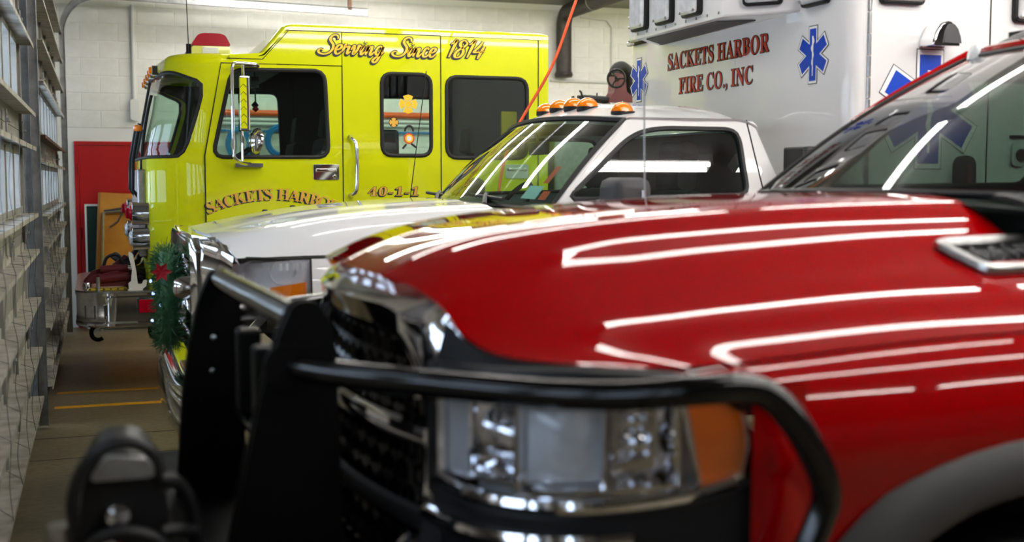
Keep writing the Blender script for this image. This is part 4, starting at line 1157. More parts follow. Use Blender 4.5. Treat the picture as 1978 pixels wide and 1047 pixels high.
# cowl and wipers
MB().grid(lambda i, j: (1.60 + .12*(2*i - 1)**2 + j*.14, AYC + (2*i - 1)*.93, 1.535 - .03*(2*i-1)**2 - .012*j), 24, 2).build('cowl', M_blackp, AMB, smooth=60)
for y0 in (5.30, 6.15):
    w = MB().tube([(1.70, y0, 1.530), (1.74, y0 + .12, 1.552), (1.80, y0 + .28, 1.575)], .012, 6).build('wiper_arm', M_greyp, AMB)
    MB().tube([(1.765, y0 - .08, 1.555), (1.775, y0 + .46, 1.570)], .009, 6).build('wiper_blade', M_rubber, w)
# amber roof lamps
for k, y in enumerate((6.18, 5.95, 5.76, 5.61, 5.30)):
    q = (y - AYC)/.83; x = 2.32 + .12*q*q; z = a_roof((q + 1)/2, .16)[2] - .004
    c_ = MB().prism(rpoly([(x - .050, y), (x - .03, y - .045), (x + .06, y - .045), (x + .075, y), (x + .06, y + .045), (x - .03, y + .045)], .02, 3), 'xy', z - .01, z + .012).build('roof_lamp', M_blackp, AMB)
    MB().grid(lambda i, j: (x + .01 + .056*math.cos(j*PI/2)*math.cos(2*PI*i), y + .046*math.cos(j*PI/2)*math.sin(2*PI*i), z + .01 + .048*math.sin(j*PI/2)), 20, 6, close_u=True).build('lamp_dome', M_amber, c_, smooth=60)
# antenna of the far fender
MB().tube([(1.70, 6.72, 1.46), (1.70, 6.72, 1.51)], .014, 8).tube([(1.70, 6.72, 1.51), (1.81, 6.74, 2.27)], .0028, 5).build('antenna', M_blackp, AMB)
# interior
MB().prism([(1.76, 1.0), (2.15, 1.0), (2.10, 1.40), (1.98, 1.49), (1.78, 1.50)], 'xz', AYC - .88, AYC + .88).build('dashboard', M_int, AMB, bevel=.03)
MB().box((1.7, AYC - .88, .62), (3.0, AYC + .88, .75)).build('cab_floor', M_int, AMB, smooth=0)
MB().box((2.96, AYC - .82, .75), (2.99, AYC + .82, 1.88)).build('cab_liner', M_int, AMB, smooth=0)
MB().grid(lambda i, j: V(*a_roof(.04 + .92*i, .06 + .9*j)) + V(0, 0, -.035), 10, 8).build('headliner', M_int, AMB, smooth=60)
for y in (5.45, 6.40): seat(AMB, 2.38, y, .80, .52)
c = V(2.20, 6.40, 1.47); ax = V(-.8, 0, .6).normalized(); u_ = V(0, 1, 0); w_ = ax.cross(u_)
MB().tube([c + (u_*math.cos(a) + w_*math.sin(a))*.19 for a in [2*PI*k/28 for k in range(28)]], .014, 8, closed=True).tube([c, c - ax*.3], .03, 8).tube([c - u_*.18, c + u_*.18], .014, 6).build('steering_wheel', M_blackp, AMB)
MB().box((2.19, AYC - .12, 1.775), (2.22, AYC + .12, 1.845)).tube([(2.20, AYC, 1.84), (2.17, AYC, 1.93)], .01, 6).build('rearview_mirror', M_blackp, AMB, bevel=.01)
def on_ws(i0, i1, j0, j1, name, m_): MB().grid(lambda i, j: a_ws(i0 + (i1-i0)*i, j0 + (j1-j0)*j, -.008), 3, 2).build(name, m_, WS, smooth=0)
on_ws(.08, .135, .10, .22, 'inspection_sticker', M_papercy)
on_ws(.075, .095, .25, .42, 'red_tag_sticker', M_tagred)
on_ws(.045, .07, .10, .18, 'small_sticker', M_tagred)
MB().box((1.85, 5.75, 1.50), (1.99, 5.98, 1.515), rot=Matrix.Rotation(.2, 3, 'Z')).box((1.87, 6.05, 1.50), (1.98, 6.2, 1.53), rot=Matrix.Rotation(-.3, 3, 'Y')).build('dash_papers', M_papercy, AMB, smooth=0)
# ------------------------------------------------------------------ box body
BX0, BY0, BY1, BZb, BZt = 3.28, 4.71, 7.15, .55, 2.92
pl = rpoly([(BX0, BY0), (7.4, BY0), (7.4, BY1), (BX0, BY1)], [.09, .04, .04, .09], 8)
BOX = MB().prism([(p[0], p[1]) for p in pl], 'xy', BZb, BZt).build('box_body', M_white, AMB, smooth=30, bevel=.02)
# light housing over the cab
hz0, hz1 = 2.465, 2.80
HS = MB().prism([(BX0 + .02, 5.12), (3.0, 5.41), (3.0, 6.45), (BX0 + .02, 6.74)], 'xy', hz0, hz1).build('light_housing', M_white, AMB, smooth=0, bevel=.012)
MB().prism([(BX0 - .06, 5.46), (3.05, 5.56), (3.05, 6.40), (BX0 - .02, 6.62)], 'xy', hz0 - .006, hz0 + .002).build('housing_underside', M_greyp, HS, smooth=0)
sc = MB()
for k in range(9): sc.lathe([(0, .004), (.007, .003), (.008, 0)], (2.999, 5.45 + k*.12, hz0 + .025), axis=(-1, 0, 0), n=8)
sc.build('screw_row', M_brushed, HS, kind='stuff')
def square_lamp(parent, c, ux, w, h, name='warning_light'):
    """bezel + lens + corner screws on a vertical face; ux = unit vector to the right seen from outside"""
    ux = V(*ux); n_ = ux.cross(V(0, 0, 1)); n_ = V(n_.x, n_.y, 0).normalized(); c = V(*c)
    def P(a, b, o): return c + ux*a + V(0, 0, b) + n_*o
    def plate(outl, o0, o1):
        mb = MB(); N = len(outl)
        mb.v += [tuple(P(p[0], p[1], o0)) for p in outl] + [tuple(P(p[0], p[1], o1)) for p in outl]
        mb.f += [tuple(range(N, 2*N))] + [(i, (i+1) % N, N + (i+1) % N, N + i) for i in range(N)]
        return mb
    bz = plate(rrect(-w/2, -h/2, w/2, h/2, .025, 4), 0, .028).build(name, M_blackp, parent, smooth=30, bevel=.006)
    plate(rrect(-w/2 + .014, -h/2 + .014, w/2 - .014, h/2 - .014, .018, 4), .02, .046).build('lamp_lens', M_frost, bz, smooth=30, bevel=.014)
    s_ = MB()
    for a in (-1, 1):
        for b in (-1, 1): s_.lathe([(0, .008), (.008, .006), (.009, 0)], P(a*(w/2 - .026), b*(h/2 - .026), .044), axis=tuple(n_), n=8)
    s_.build('lamp_screws', M_brushed, bz, kind='stuff')
for y in (6.36, 6.04, 5.72): square_lamp(HS, (2.999, y, 2.625), (0, -1, 0), .20, .245)
d_ = V(BX0 + .02 - 3.0, 5.12 - 5.41, 0).normalized()
square_lamp(HS, V(3.0, 5.41, 0) + d_*.205 + V(0, 0, 2.63), tuple(d_), .20, .245)
square_lamp(BOX, (BX0 - .001, 4.99, 2.56), (0, -1, 0), .22, .17)
square_lamp(BOX, (BX0 - .001, 6.97, 2.60), (0, -1, 0), .20, .2)
square_lamp(BOX, (3.54, BY0 - .001, 2.555), (1, 0, 0), .24, .20)
square_lamp(BOX, (4.30, BY0 - .001, 2.50), (1, 0, 0), .24, .20)
MB().box((BX0 - .03, 7.0, 2.50), (BX0, 7.12, 2.53)).build('clearance_lamp', M_frost, BOX, smooth=0, bevel=.006)
# side details: hinge, door gap, siren horn, handle, lock
hg = MB()
for k in range(22): hg.tube([(3.372, BY0 - .006, .62 + k*.1), (3.372, BY0 - .006, .712 + k*.1)], .009, 8)
hg.build('piano_hinge', M_brushed, BOX)
MB().box((4.054, BY0 - .003, .6), (4.060, BY0 + .001, 2.80)).build('door_gap', M_seam, BOX, smooth=0)
hn = MB().prism([(3.645, 2.262), (3.80, 2.262), (3.795, 2.30), (3.78, 2.345), (3.755, 2.372), (3.725, 2.378), (3.69, 2.365), (3.665, 2.33), (3.65, 2.29)], 'xz', BY0 - .11, BY0).build('siren_horn', M_chrome, BOX, bevel=.015)
MB().prism([(3.70, 2.275), (3.796, 2.275), (3.79, 2.305), (3.775, 2.34), (3.755, 2.36), (3.73, 2.362), (3.712, 2.33)], 'xz', BY0 - .118, BY0 - .105).build('horn_grille', M_greyp, hn)
MB().prism(rpoly([(3.86, 1.60), (3.975, 1.60), (3.975, 1.76), (3.86, 1.76)], [.01, .01, .055, .055], 6), 'xz', BY0 - .03, BY0).build('door_handle', M_blackp, BOX, bevel=.01)
MB().box((3.915, BY0 - .04, 1.63), (3.935, BY0 - .03, 1.72)).build('handle_lever', M_chrome, BOX, smooth=0)
lk = MB().prism(rrect(4.20, 1.71, 4.29, 1.83, .025, 4), 'xz', BY0 - .015, BY0).build('lock_plate', M_frost, BOX, bevel=.005)
MB().lathe([(0, .02), (.028, .015), (.03, 0)], (4.25, BY0 - .015, 1.765), axis=(0, -1, 0), n=18).build('lock_paddle', M_blackp, lk)
MB().box((4.19, BY0 - .012, 1.845), (4.40, BY0, 1.86)).build('drip_strip', M_blackp, BOX, smooth=0)
# black step box between cab and body
ib = MB().box((3.12, 4.80, 1.30), (3.27, 5.02, 1.80)).build('intake_box', M_blackp, AMB, smooth=0, bevel=.01)
MB().tube([(3.11, 4.79, 1.30), (3.11, 4.79, 1.795)], .022, 10).build('grab_tube', M_greyp, ib)
# star of life --------------------------------------------------------------
def star_poly(w, R_):
    pts = []
    for k in range(6):
        a = PI/2 + PI/3*k; d = V(math.cos(a), math.sin(a)); n_ = V(-d.y, d.x)
        pts += [d*R_ - n_*w, d*R_ + n_*w]
        b = a + PI/6; pts.append(V(math.cos(b), math.sin(b))*(2*w))
    return pts
def star(parent, M3, R_, sx=1.):
    """M3 maps (right, up, out) to world"""
    def flat(poly, o, m_, name, par):
        mb = MB(); tris = tessellate_polygon([[V(p[0], p[1], 0) for p in poly]])
        mb.v = [tuple(M3(p[0]*sx, p[1], o)) for p in poly]; mb.f = [tuple(t_) for t_ in tris]
        return mb.build(name, m_, par, smooth=0)
    w = R_*.235
    s0 = flat(star_poly(w + R_*.055 + .004, R_*1.09 + .004), .001, M_blacklet, 'star_of_life', parent)
    flat(star_poly(w + R_*.055, R_*1.09), .0018, M_whitelet, 'star_border', s0)
    flat(star_poly(w, R_), .0026, M_blue, 'star_blue', s0)
    rod = MB()
    def ribbon(path, hw, o):
        n0 = len(rod.v); N = len(path)
        for i, p in enumerate(path):
            p = V(*p); t_ = V(*path[min(i+1, N-1)]) - V(*path[max(i-1, 0)]); nn = V(-t_.y, t_.x).normalized()
            h_ = hw*(1 - .6*i/N)
            rod.v.extend([tuple(M3((p.x + nn.x*h_)*sx, p.y + nn.y*h_, o)), tuple(M3((p.x - nn.x*h_)*sx, p.y - nn.y*h_, o))])
        for i in range(N-1): rod.f.append((n0+2*i, n0+2*i+1, n0+2*i+3, n0+2*i+2))
    ribbon([(0, R_*.72), (0, R_*.45), (0, R_*.1), (0, -R_*.3), (0, -R_*.80)], R_*.055, .0034)
    ribbon([(R_*.10*math.sin(k*.75)*(1 - k/30), R_*.66 - k*R_*.065) for k in range(20)], R_*.045, .004)
    rod.build('rod_of_asclepius', M_whitelet, s0, smooth=0)
    return s0
star(BOX, lambda a, b, o: V(BX0 - .001 - o, 5.02 - a, 2.246 + b), .125, .95)
star(BOX, lambda a, b, o: V(BX0 - .001 - o, 6.985 - a, 2.276 + b), .125, .95)
star(BOX, lambda a, b, o: V(3.715 + a, BY0 - .001 - o, 1.975 + b), .255, 1.)
# crimson lettering over the cab
def amb_text(body, y0, y1, zb, zc):
    for off, m_, o, nm in ((.0, M_redlet, .004, 'lettering'), (.03, M_blacklet, .002, 'letter_outline')):
        vs, fs = text_polys(body); b = bbox2(vs); hb = bbox2(text_polys('𝐈')[0])
        if off: vs, fs = text_polys(body, off)
        sx = (y0 - y1)/(b[2] - b[0]); sz = (zc - zb)/(hb[3] - hb[1])
        MB().add([(BX0 - .001 - o, y0 - (v[0] - b[0])*sx, zb + (v[1] - hb[1])*sz) for v in vs], fs).build(nm, m_, BOX, smooth=0)
amb_text('𝐒𝐀𝐂𝐊𝐄𝐓𝐒 𝐇𝐀𝐑𝐁𝐎𝐑', 6.575, 5.42, 2.303, 2.395)
amb_text('𝐅𝐈𝐑𝐄 𝐂𝐎., 𝐈𝐍𝐂', 6.425, 5.58, 2.152, 2.242)
MB().box((.9, AYC - .45, .40), (7.2, AYC + .45, .62)).build('chassis_frame', M_int, AMB, smooth=0)
for side in (0, 1):
    wheel(AMB, AWX, asd(5.10, side), .41, .25, side); wheel(AMB, 5.6, asd(4.95, side), .41, .45, side)
# ------------------------------------------------------------------ red pickup truck (nearest)
RYC = 3.0
RAM = thing('pickup_truck', 'red pickup truck with black grille guard and winch, nearest', 'pickup truck', (2.6, RYC, 0))
def rsd(y, side): return y if side == 0 else 2*RYC - y
RHX = [(0, .575), (.35, .60), (.48, .635), (.60, .672), (.68, .69), (.80, .735), (.90, .83), (.955, .94)]
RHZ = [(0, 1.435), (.35, 1.43), (.48, 1.418), (.60, 1.384), (.68, 1.338), (.80, 1.306), (.90, 1.298), (.955, 1.292)]
RC = [(.5, 1.45), (.75, 1.515), (1.0, 1.555), (1.3, 1.582), (1.75, 1.605), (2.3, 1.615)]
def r_hood(s_, x):
    d = interp([(0, 0), (.30, .005), (.42, .018), (.50, .05), (.58, .10), (.68, .145), (.80, .19), (.90, .245), (.955, .285)], s_)
    f = min(1, max(0, (x - .6)/.5))
    d2 = interp([(0, 0), (.35, .012), (.5, .05), (.65, .12), (.8, .19), (.955, .28)], s_)
    return interp(RC, x) - (d*f + d2*(1 - f))
rh = hood_grid(RYC, .955, RHX, RHZ, r_hood, lambda s_: 2.10 + .14*(s_/.955)**2, 72, 56, L=.30, p=2.0)
RH = MB().grid(rh, 72, 56).build('hood', M_red, RAM, smooth=70)
MB().grid(lambda i, j: V(*rh(i, 0)) + V(.02*j, 0, -.028*j), 72, 1).build('hood_lip', M_red, RH, smooth=70)
# hood side vent with raised lettering
for side in (0, 1):
    def hv(a, b, o=0.):        # a along x, b down the slope
        x = 1.90 + a; s_ = .625 + b*.145
        p = V(x, RYC - s_, r_hood(s_, x)); n_ = V(0, -.62, .78)
        p += n_*o; return V(p.x, rsd(p.y, side), p.z)
    outl = rpoly([(.0, .04), (.33, .0), (.33, .98), (.03, 1.0)], [.03, .03, .03, .05], 5)
    loop = resample(outl, 60)
    fr = MB().tube([hv(p.x, p.y, .012) for p in loop], .015, 8, closed=True).build('hood_vent_frame', M_brushed, RAM)
    MB().fill(lambda a, b: hv(a, b, .004), loop, 3).build('vent_recess', M_blackp, fr, smooth=60)
    vs_, fs_ = text_polys('6.4 HEMI'); b_ = bbox2(vs_)
    MB().add([hv(.05 + (v[0]-b_[0])/(b_[2]-b_[0])*.25 if side == 0 else .30 - (v[0]-b_[0])/(b_[2]-b_[0])*.25, .68 - (v[1]-b_[1])/(b_[3]-b_[1])*.44, .016) for v in vs_], fs_).build('badge_lettering', M_greyp, fr, smooth=0, solid=.008)
    MB().tube([hv(.06 + k*.025, .82, .012) for k in range(10)], .006, 6).build('badge_red_strip', M_redlens, fr)
# fender
ARCH = [(1.24, .58), (1.27, .72), (1.325, .84), (1.40, .925), (1.485, .995), (1.61, 1.055), (1.75, 1.09), (1.92, 1.10), (2.09, 1.09), (2.23, 1.055), (2.355, .995), (2.44, .925), (2.515, .84), (2.57, .72), (2.60, .58)]
def r_fender(side):
    def fn(i, j):
        x = .95 + i*(2.66 - .95)
        x = x if i > 0 else .95
        s0 = .958; zt = r_hood(.955, x) - .004
        if x > 2.2: zt = r_hood(.955, 2.2) - .004
        zb = interp(ARCH, x) if 1.24 < x < 2.60 else (1.282 - .07*max(0, (x - 1.06)/.14) if x < 1.20 else .58)
        z = zt + (zb - zt)*(j**1.3)
        t = zt - z
        out = .055*(1 - math.exp(-t*22)) + .028*math.exp(-((t - .16)/.10)**2) * min(1, (x - .95)/.25) + .03*max(0, min(1, (t - .02)/.2))*min(1, max(0, (x-1.05)/.5))*.6
        return (x, rsd(RYC - s0 - out, side), z)
    return fn
for side in (0, 1):
    F_ = MB().grid(r_fender(side), 80, 26).build('fender', M_red, RAM, smooth=70)
    # black flare following the arch
    fl = MB()
    A = [p for p in ARCH]
    cen = V(1.92, .50)
    for k, (x, z) in enumerate(A):
        d = (V(x, z) - cen).normalized()
        for (o, dy) in ((.035, .000), (.02, -.022), (-.02, -.045), (-.075, -.05), (-.10, -.035), (-.105, .06)):
            fl.v.append((x + d.x*o, rsd(RYC - 1.035 + dy, side), z + d.y*o))
    for k in range(len(A)-1):
        for j in range(5): fl.f.append((k*6+j, (k+1)*6+j, (k+1)*6+j+1, k*6+j+1))
    fl.build('wheel_flare', M_flare, RAM, smooth=60, subsurf=1)
    MB().grid(lambda i, j: (1.92 + .62*math.cos(PI*i), rsd(RYC - .95 + .5*j, side), .42 + .62*math.sin(PI*i)), 16, 2).build('wheel_well', M_int, RAM, smooth=60)
    wheel(RAM, 1.92, rsd(2.17, side), .43, .29, side); wheel(RAM, 5.75, rsd(2.17, side), .43, .29, side)
    # cab side door, bed
    yy = rsd(2.0, side); sg = 1 if side == 0 else -1
    def rcab(z): return 2.0 + .0 + (0 if z < 1.55 else (z - 1.55)*.42)
    Sr = lambda x, z, ins=0.: (x, rsd(rcab(z) + ins, side), z)
    wl_ = resample(rpoly([(2.66, 1.615), (3.62, 1.625), (3.60, 2.03), (3.16, 2.035), (3.02, 1.98)], [.05, .05, .07, .1, .1], 6), 80)
    ol_ = [(2.45, .58), (3.72, .58), (3.72, 2.10), (3.18, 2.10), (2.45, 1.60)]
    dr = MB().ring_panel(lambda x, z: Sr(x, z), ol_, wl_, 7).build('cab_door', M_red, RAM, smooth=60)
    MB().fill(lambda x, z: Sr(x, z, .012), wl_, 4).build('window_pane', M_glass_far, dr, smooth=60)
    MB().tube([Sr(p.x, p.y) for p in wl_], .012, 6, closed=True).build('window_gasket', M_rubber, dr)
    wl2 = resample(rpoly([(3.82, 1.625), (4.45, 1.635), (4.36, 2.02), (3.82, 2.03)], .06, 6), 64)
    ol2 = [(3.725, .58), (4.62, .58), (4.62, 1.62), (4.50, 2.10), (3.725, 2.10)]
    dr = MB().ring_panel(lambda x, z: Sr(x, z), ol2, wl2, 6).build('cab_door', M_red, RAM, smooth=60)
    MB().fill(lambda x, z: Sr(x, z, .012), wl2, 4).build('window_pane', M_glass_far, dr, smooth=60)
    MB().box((3.45, min(yy - sg*.03, yy), 1.36), (3.66, max(yy - sg*.03, yy), 1.41)).build('door_handle', M_chrome, dr, bevel=.01)
    MB().box((4.66, min(yy, yy + sg*.08), .62), (6.9, max(yy, yy + sg*.08), 1.42)).build('bed_side', M_red, RAM, smooth=0, bevel=.03)
    ym = rsd(1.80, side)
    mm = MB().box((2.62, min(ym - .11, ym + .11), 1.56), (2.76, max(ym - .11, ym + .11), 1.80)).build('door_mirror', M_blackp, RAM, smooth=30, bevel=.04) if side == 0 else None
MB().box((4.70, 2.1, .66), (6.9, 3.9, .80)).box((6.84, 2.0, .66), (6.92, 4.0, 1.42)).box((4.64, 2.02, .66), (4.70, 3.98, 1.42)).build('bed_floor', M_red, RAM, smooth=0, bevel=.01)
MB().box((2.2, 2.1, .50), (6.8, 3.9, .66)).build('chassis_frame', M_int, RAM, smooth=0)
MB().box((2.4, 2.06, .62), (4.6, 3.94, .75)).build('cab_floor', M_int, RAM, smooth=0)
# windshield
def r_ws(i, j, o=0.):
    q = i*2 - 1
    b = V(2.16 + .17*q*q, RYC + .90*q, 1.612 - .012*q*q); t = V(2.93 + .18*q*q, RYC + .72*q, 2.088 + .015*q*q)
    p = b.lerp(t, j); p.z += .03*math.sin(j*PI); p.x -= .015*math.sin(j*PI); return p + V(-.55, 0, .8)*o
RW = MB().grid(r_ws, 32, 16).build('windshield', M_glass_ram, RAM, smooth=70)
MB().tube([r_ws(*p) for p in wsrect()], .009, 6, closed=True).build('windshield_trim', M_rubber, RW)
MB().tube([r_ws(k/20, 1) + V(.022, 0, .012) for k in range(21)], .022, 8).build('roof_lip', M_red, RAM)
for i_ in (0., 1.): MB().tube([r_ws(i_, .45 + .55*k/8) + V(.012, (.014 if i_ else -.014), .010) for k in range(9)], [.006 + .014*k/8 for k in range(9)], 8).build('pillar_edge', M_red, RAM)
for side in (0, 1):
    def rp(i, j):
        a = r_ws(0, j); b = V(2.50 + .70*j, 2.0 + (.02 + .22*j), 1.60 + .50*j); p = a.lerp(b, i); p.z += .012*math.sin(i*PI)
        return (p.x, rsd(p.y, side), p.z)
    MB().grid(rp, 5, 12).build('windshield_pillar', M_red, RAM, smooth=70)
def r_roof(i, j):
    q = i*2 - 1; xf = 2.93 + .18*q*q; x = xf + (4.55 - xf)*j
    z = 2.088 + .015*q*q + .085*(1 - abs(q)**2.4)*(1 - (1 - min(1, j*3.5))**2) - .03*max(0, (j-.8)/.2)**2
    return (x, RYC + q*(.72 + .035*min(1, j*4)), z)
MB().grid(r_roof, 28, 24).build('cab_roof', M_red, RAM, smooth=70)
for side in (0, 1):
    MB().grid(lambda i, j: (lambda a, b: a.lerp(b, i) + V(0, 0, .02*math.sin(i*PI)))(V(*r_roof(0. if side == 0 else 1., j)), V(3.18 + (4.50 - 3.18)*j, rsd(2.0 + .231, side), 2.10)), 4, 24).build('roof_rail', M_red, RAM, smooth=70)
MB().box((4.50, 2.2, .75), (4.60, 3.8, 2.08)).build('cab_back', M_red, RAM, smooth=0, bevel=.03)
# roof beacon bar and a cab marker lamp
LB = MB().grid(lambda i, j: (3.08 + .36*j, RYC + (i*2 - 1)*.66, 2.115 + .12*math.sin(PI*j)**.6*(1 - abs(i*2 - 1)**5)), 28, 10).build('roof_light_bar', M_blackp, RAM, smooth=70)
MB().box((3.14, RYC - .55, 2.15), (3.42, RYC + .55, 2.18)).build('bar_base', M_blackp, LB, smooth=0)
for y in (3.62, 2.38):
    MB().lathe([(0, .05), (.025, .042), (.04, .015), (.042, -.01)], (3.07, y, 2.095), n=16).build('marker_lamp', M_frost, RAM)
# cowl, wipers, dash, seats
MB().grid(lambda i, j: (2.08 + .14*(2*i-1)**2 + .13*j, RYC + (2*i-1)*.93, 1.590 - .05*abs(2*i-1)**3 - .004*j), 24, 2).build('cowl', M_blackp, RAM, smooth=60)
for y0 in (2.35, 3.15):
    w = MB().tube([(2.17, y0, 1.585), (2.19, y0 + .1, 1.600), (2.24, y0 + .30, 1.605)], .012, 6).build('wiper_arm', M_blackp, RAM)
    MB().tube([(2.21, y0 - .1, 1.600), (2.23, y0 + .5, 1.605)], .010, 6).build('wiper_blade', M_rubber, w)
MB().prism([(2.25, 1.0), (2.85, 1.0), (2.80, 1.50), (2.66, 1.60), (2.30, 1.585)], 'xz', RYC - .9, RYC + .9).build('dashboard', M_int, RAM, bevel=.03)
for y in (2.55, 3.45):
    seat(RAM, 3.30, y, 1.02, .52)
seat(RAM, 4.0, 3.0, 1.02, 1.3, 'rear_bench')
c = V(2.98, 2.55, 1.56); ax = V(-.85, 0, .5).normalized(); u_ = V(0, 1, 0); w_ = ax.cross(u_)
MB().tube([c + (u_*math.cos(a) + w_*math.sin(a))*.19 for a in [2*PI*k/28 for k in range(28)]], .015, 8, closed=True).tube([c - u_*.18, c + u_*.18], .014, 6).build('steering_wheel', M_blackp, RAM)
MB().box((2.98, RYC - .12, 1.93), (3.01, RYC + .12, 2.0)).tube([(3.0, RYC, 2.0), (2.97, RYC, 2.10)], .01, 6).build('rearview_mirror', M_blackp, RAM, bevel=.01)
MB().grid(lambda i, j: V(*r_roof(.04 + .92*i, .03 + .94*j)) + V(0, 0, -.04), 10, 8).build('headliner', M_int, RAM, smooth=60)
# painted cowl corners between hood, pillar and door
for side in (0, 1):
    def cw(i, j):
        s_ = .66 + .295*i; x0 = 2.10 + .14*(s_/.955)**2
        a = V(x0 + .004, RYC - s_, r_hood(s_, x0) - .002); b = V(2.30, 2.13, 1.604).lerp(V(2.46, 2.004, 1.60), i)
        p = a.lerp(b, j); p.z -= .03*math.sin(j*PI)*(1 - j); return (p.x, rsd(p.y, side), p.z)
    MB().grid(cw, 8, 8).build('cowl_panel', M_red, RAM, smooth=70)
    MB().add([(2.24, rsd(2.04, side), 1.332), (2.47, rsd(1.998, side), 1.32), (2.47, rsd(2.0, side), 1.602), (2.35, rsd(2.02, side), 1.47)], [(0, 1, 2, 3)]).build('cowl_panel', M_red, RAM, smooth=0)
# antenna on the far fender
MB().tube([(1.86, 3.90, 1.34), (1.86, 3.90, 1.42)], .014, 8).tube([(1.86, 3.90, 1.42), (1.85, 3.90, 2.0)], .0035, 6).build('antenna', M_brushed, RAM)

# grille ---------------------------------------------------------------------
def gx(y, z):           # grille face
    s_ = abs(y - RYC); return .565 + .11*(s_/.66)**2 + .10*max(0, (z - .95))*.6
go = rpoly([(-.665, .98), (-.60, .70), (.60, .70), (.665, .98), (.69, 1.24), (.62, 1.395), (.50, 1.425), (-.50, 1.425), (-.62, 1.395), (-.69, 1.24)], [.05]*10, 4)
gi = rpoly([(-.585, .98), (-.53, .76), (.53, .76), (.585, .98), (.545, 1.20), (.46, 1.28), (.36, 1.315), (-.36, 1.315), (-.46, 1.28), (-.545, 1.20)], [.05]*10, 4)
go, gi = resample(go, 120), resample(gi, 120)
gs = MB()
N = 120
for k in range(N):
    a, b = go[k], gi[k]
    m_ = a.lerp(b, .5)
    gs.v += [(gx(RYC + a.x, a.y) + .10, RYC + a.x, a.y), (gx(RYC + a.x, a.y) + .012, RYC + a.x, a.y - .004), (gx(RYC + m_.x, m_.y) - .036, RYC + m_.x, m_.y), (gx(RYC + b.x, b.y) - .006, RYC + b.x, b.y), (gx(RYC + b.x, b.y) + .06, RYC + b.x, b.y)]
for k in range(N):
    j = (k+1) % N
    for q in range(4): gs.f.append((k*5+q, j*5+q, j*5+q+1, k*5+q+1))
GR = gs.build('grille_surround', M_chrome, RAM, smooth=50)
# hexagonal mesh and cross bar
hx = MB()
for r in range(11):
    for q in range(17):
        y = RYC - .60 + q*.075 + (.0375 if r % 2 else 0); z = .78 + r*.054
        if abs(y - RYC) > .575 or z > 1.33: continue
        x = gx(y, z) + .02
        ring = [(x, y + .040*math.cos(PI/6 + PI/3*k), z + .035*math.sin(PI/6 + PI/3*k)) for k in range(6)]
        hx.tube(ring, .008, 4, closed=True)
hx.build('grille_mesh', M_blackgl, GR, smooth=0, kind='stuff', merge=False)
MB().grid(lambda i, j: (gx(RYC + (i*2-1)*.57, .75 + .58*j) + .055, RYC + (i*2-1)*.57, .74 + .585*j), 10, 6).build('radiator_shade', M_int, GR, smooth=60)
for z in (1.10, .92):
    cb = MB()
    cb.tube([(gx(RYC + y, z) - .006, RYC + y, z) for y in [-.58 + .116*k for k in range(11)]], .026, 8, flat=.6)
    cb.build('grille_bar', M_chrome if z > 1 else M_blackp, GR)
for s_ in (-1, 1):
    MB().tube([(gx(RYC + s_*.46, 1.20) - .004, RYC + s_*.575, 1.20), (gx(RYC + s_*.3, 1.18) - .004, RYC + s_*.40, 1.175)], .015, 8).build('grille_accent', M_chrome, GR)
    MB().tube([(gx(RYC + s_*.46, .84) - .004, RYC + s_*.56, .88), (gx(RYC + s_*.3, .82) - .004, RYC + s_*.46, .80)], .014, 8).build('grille_accent', M_chrome, GR)
# headlights -----------------------------------------------------------------
HLP = [(0, (.640, 2.37)), (.2, (.68, 2.21)), (.4, (.765, 2.095)), (.6, (.89, 2.03)), (.8, (1.04, 2.0)), (1., (1.20, 1.985))]
def hlp(t): return interp([(a, p[0]) for a, p in HLP], t), interp([(a, p[1]) for a, p in HLP], t)
def r_hl(side, o=0., t0=0., t1=1., j0=0., j1=1.):
    def fn(i, j):
        t = t0 + (t1-t0)*i; jj = j0 + (j1-j0)*j
        x, y = hlp(t); zt = interp([(0, 1.262), (.5, 1.278), (.85, 1.262), (1, 1.20)], t); zb = interp([(0, 1.005), (.5, 1.015), (.85, 1.035), (1, 1.07)], t)
        z = zt + (zb - zt)*jj
        x2, y2 = hlp(min(1, t + .02)); x1, y1 = hlp(max(0, t - .02)); n_ = V(-(y1 - y2), -(x2 - x1), 0)
        n_ = V((y1 - y2), (x2 - x1), 0).normalized()
        return (x + n_.x*o, rsd(y + n_.y*o, side), z)
    return fn
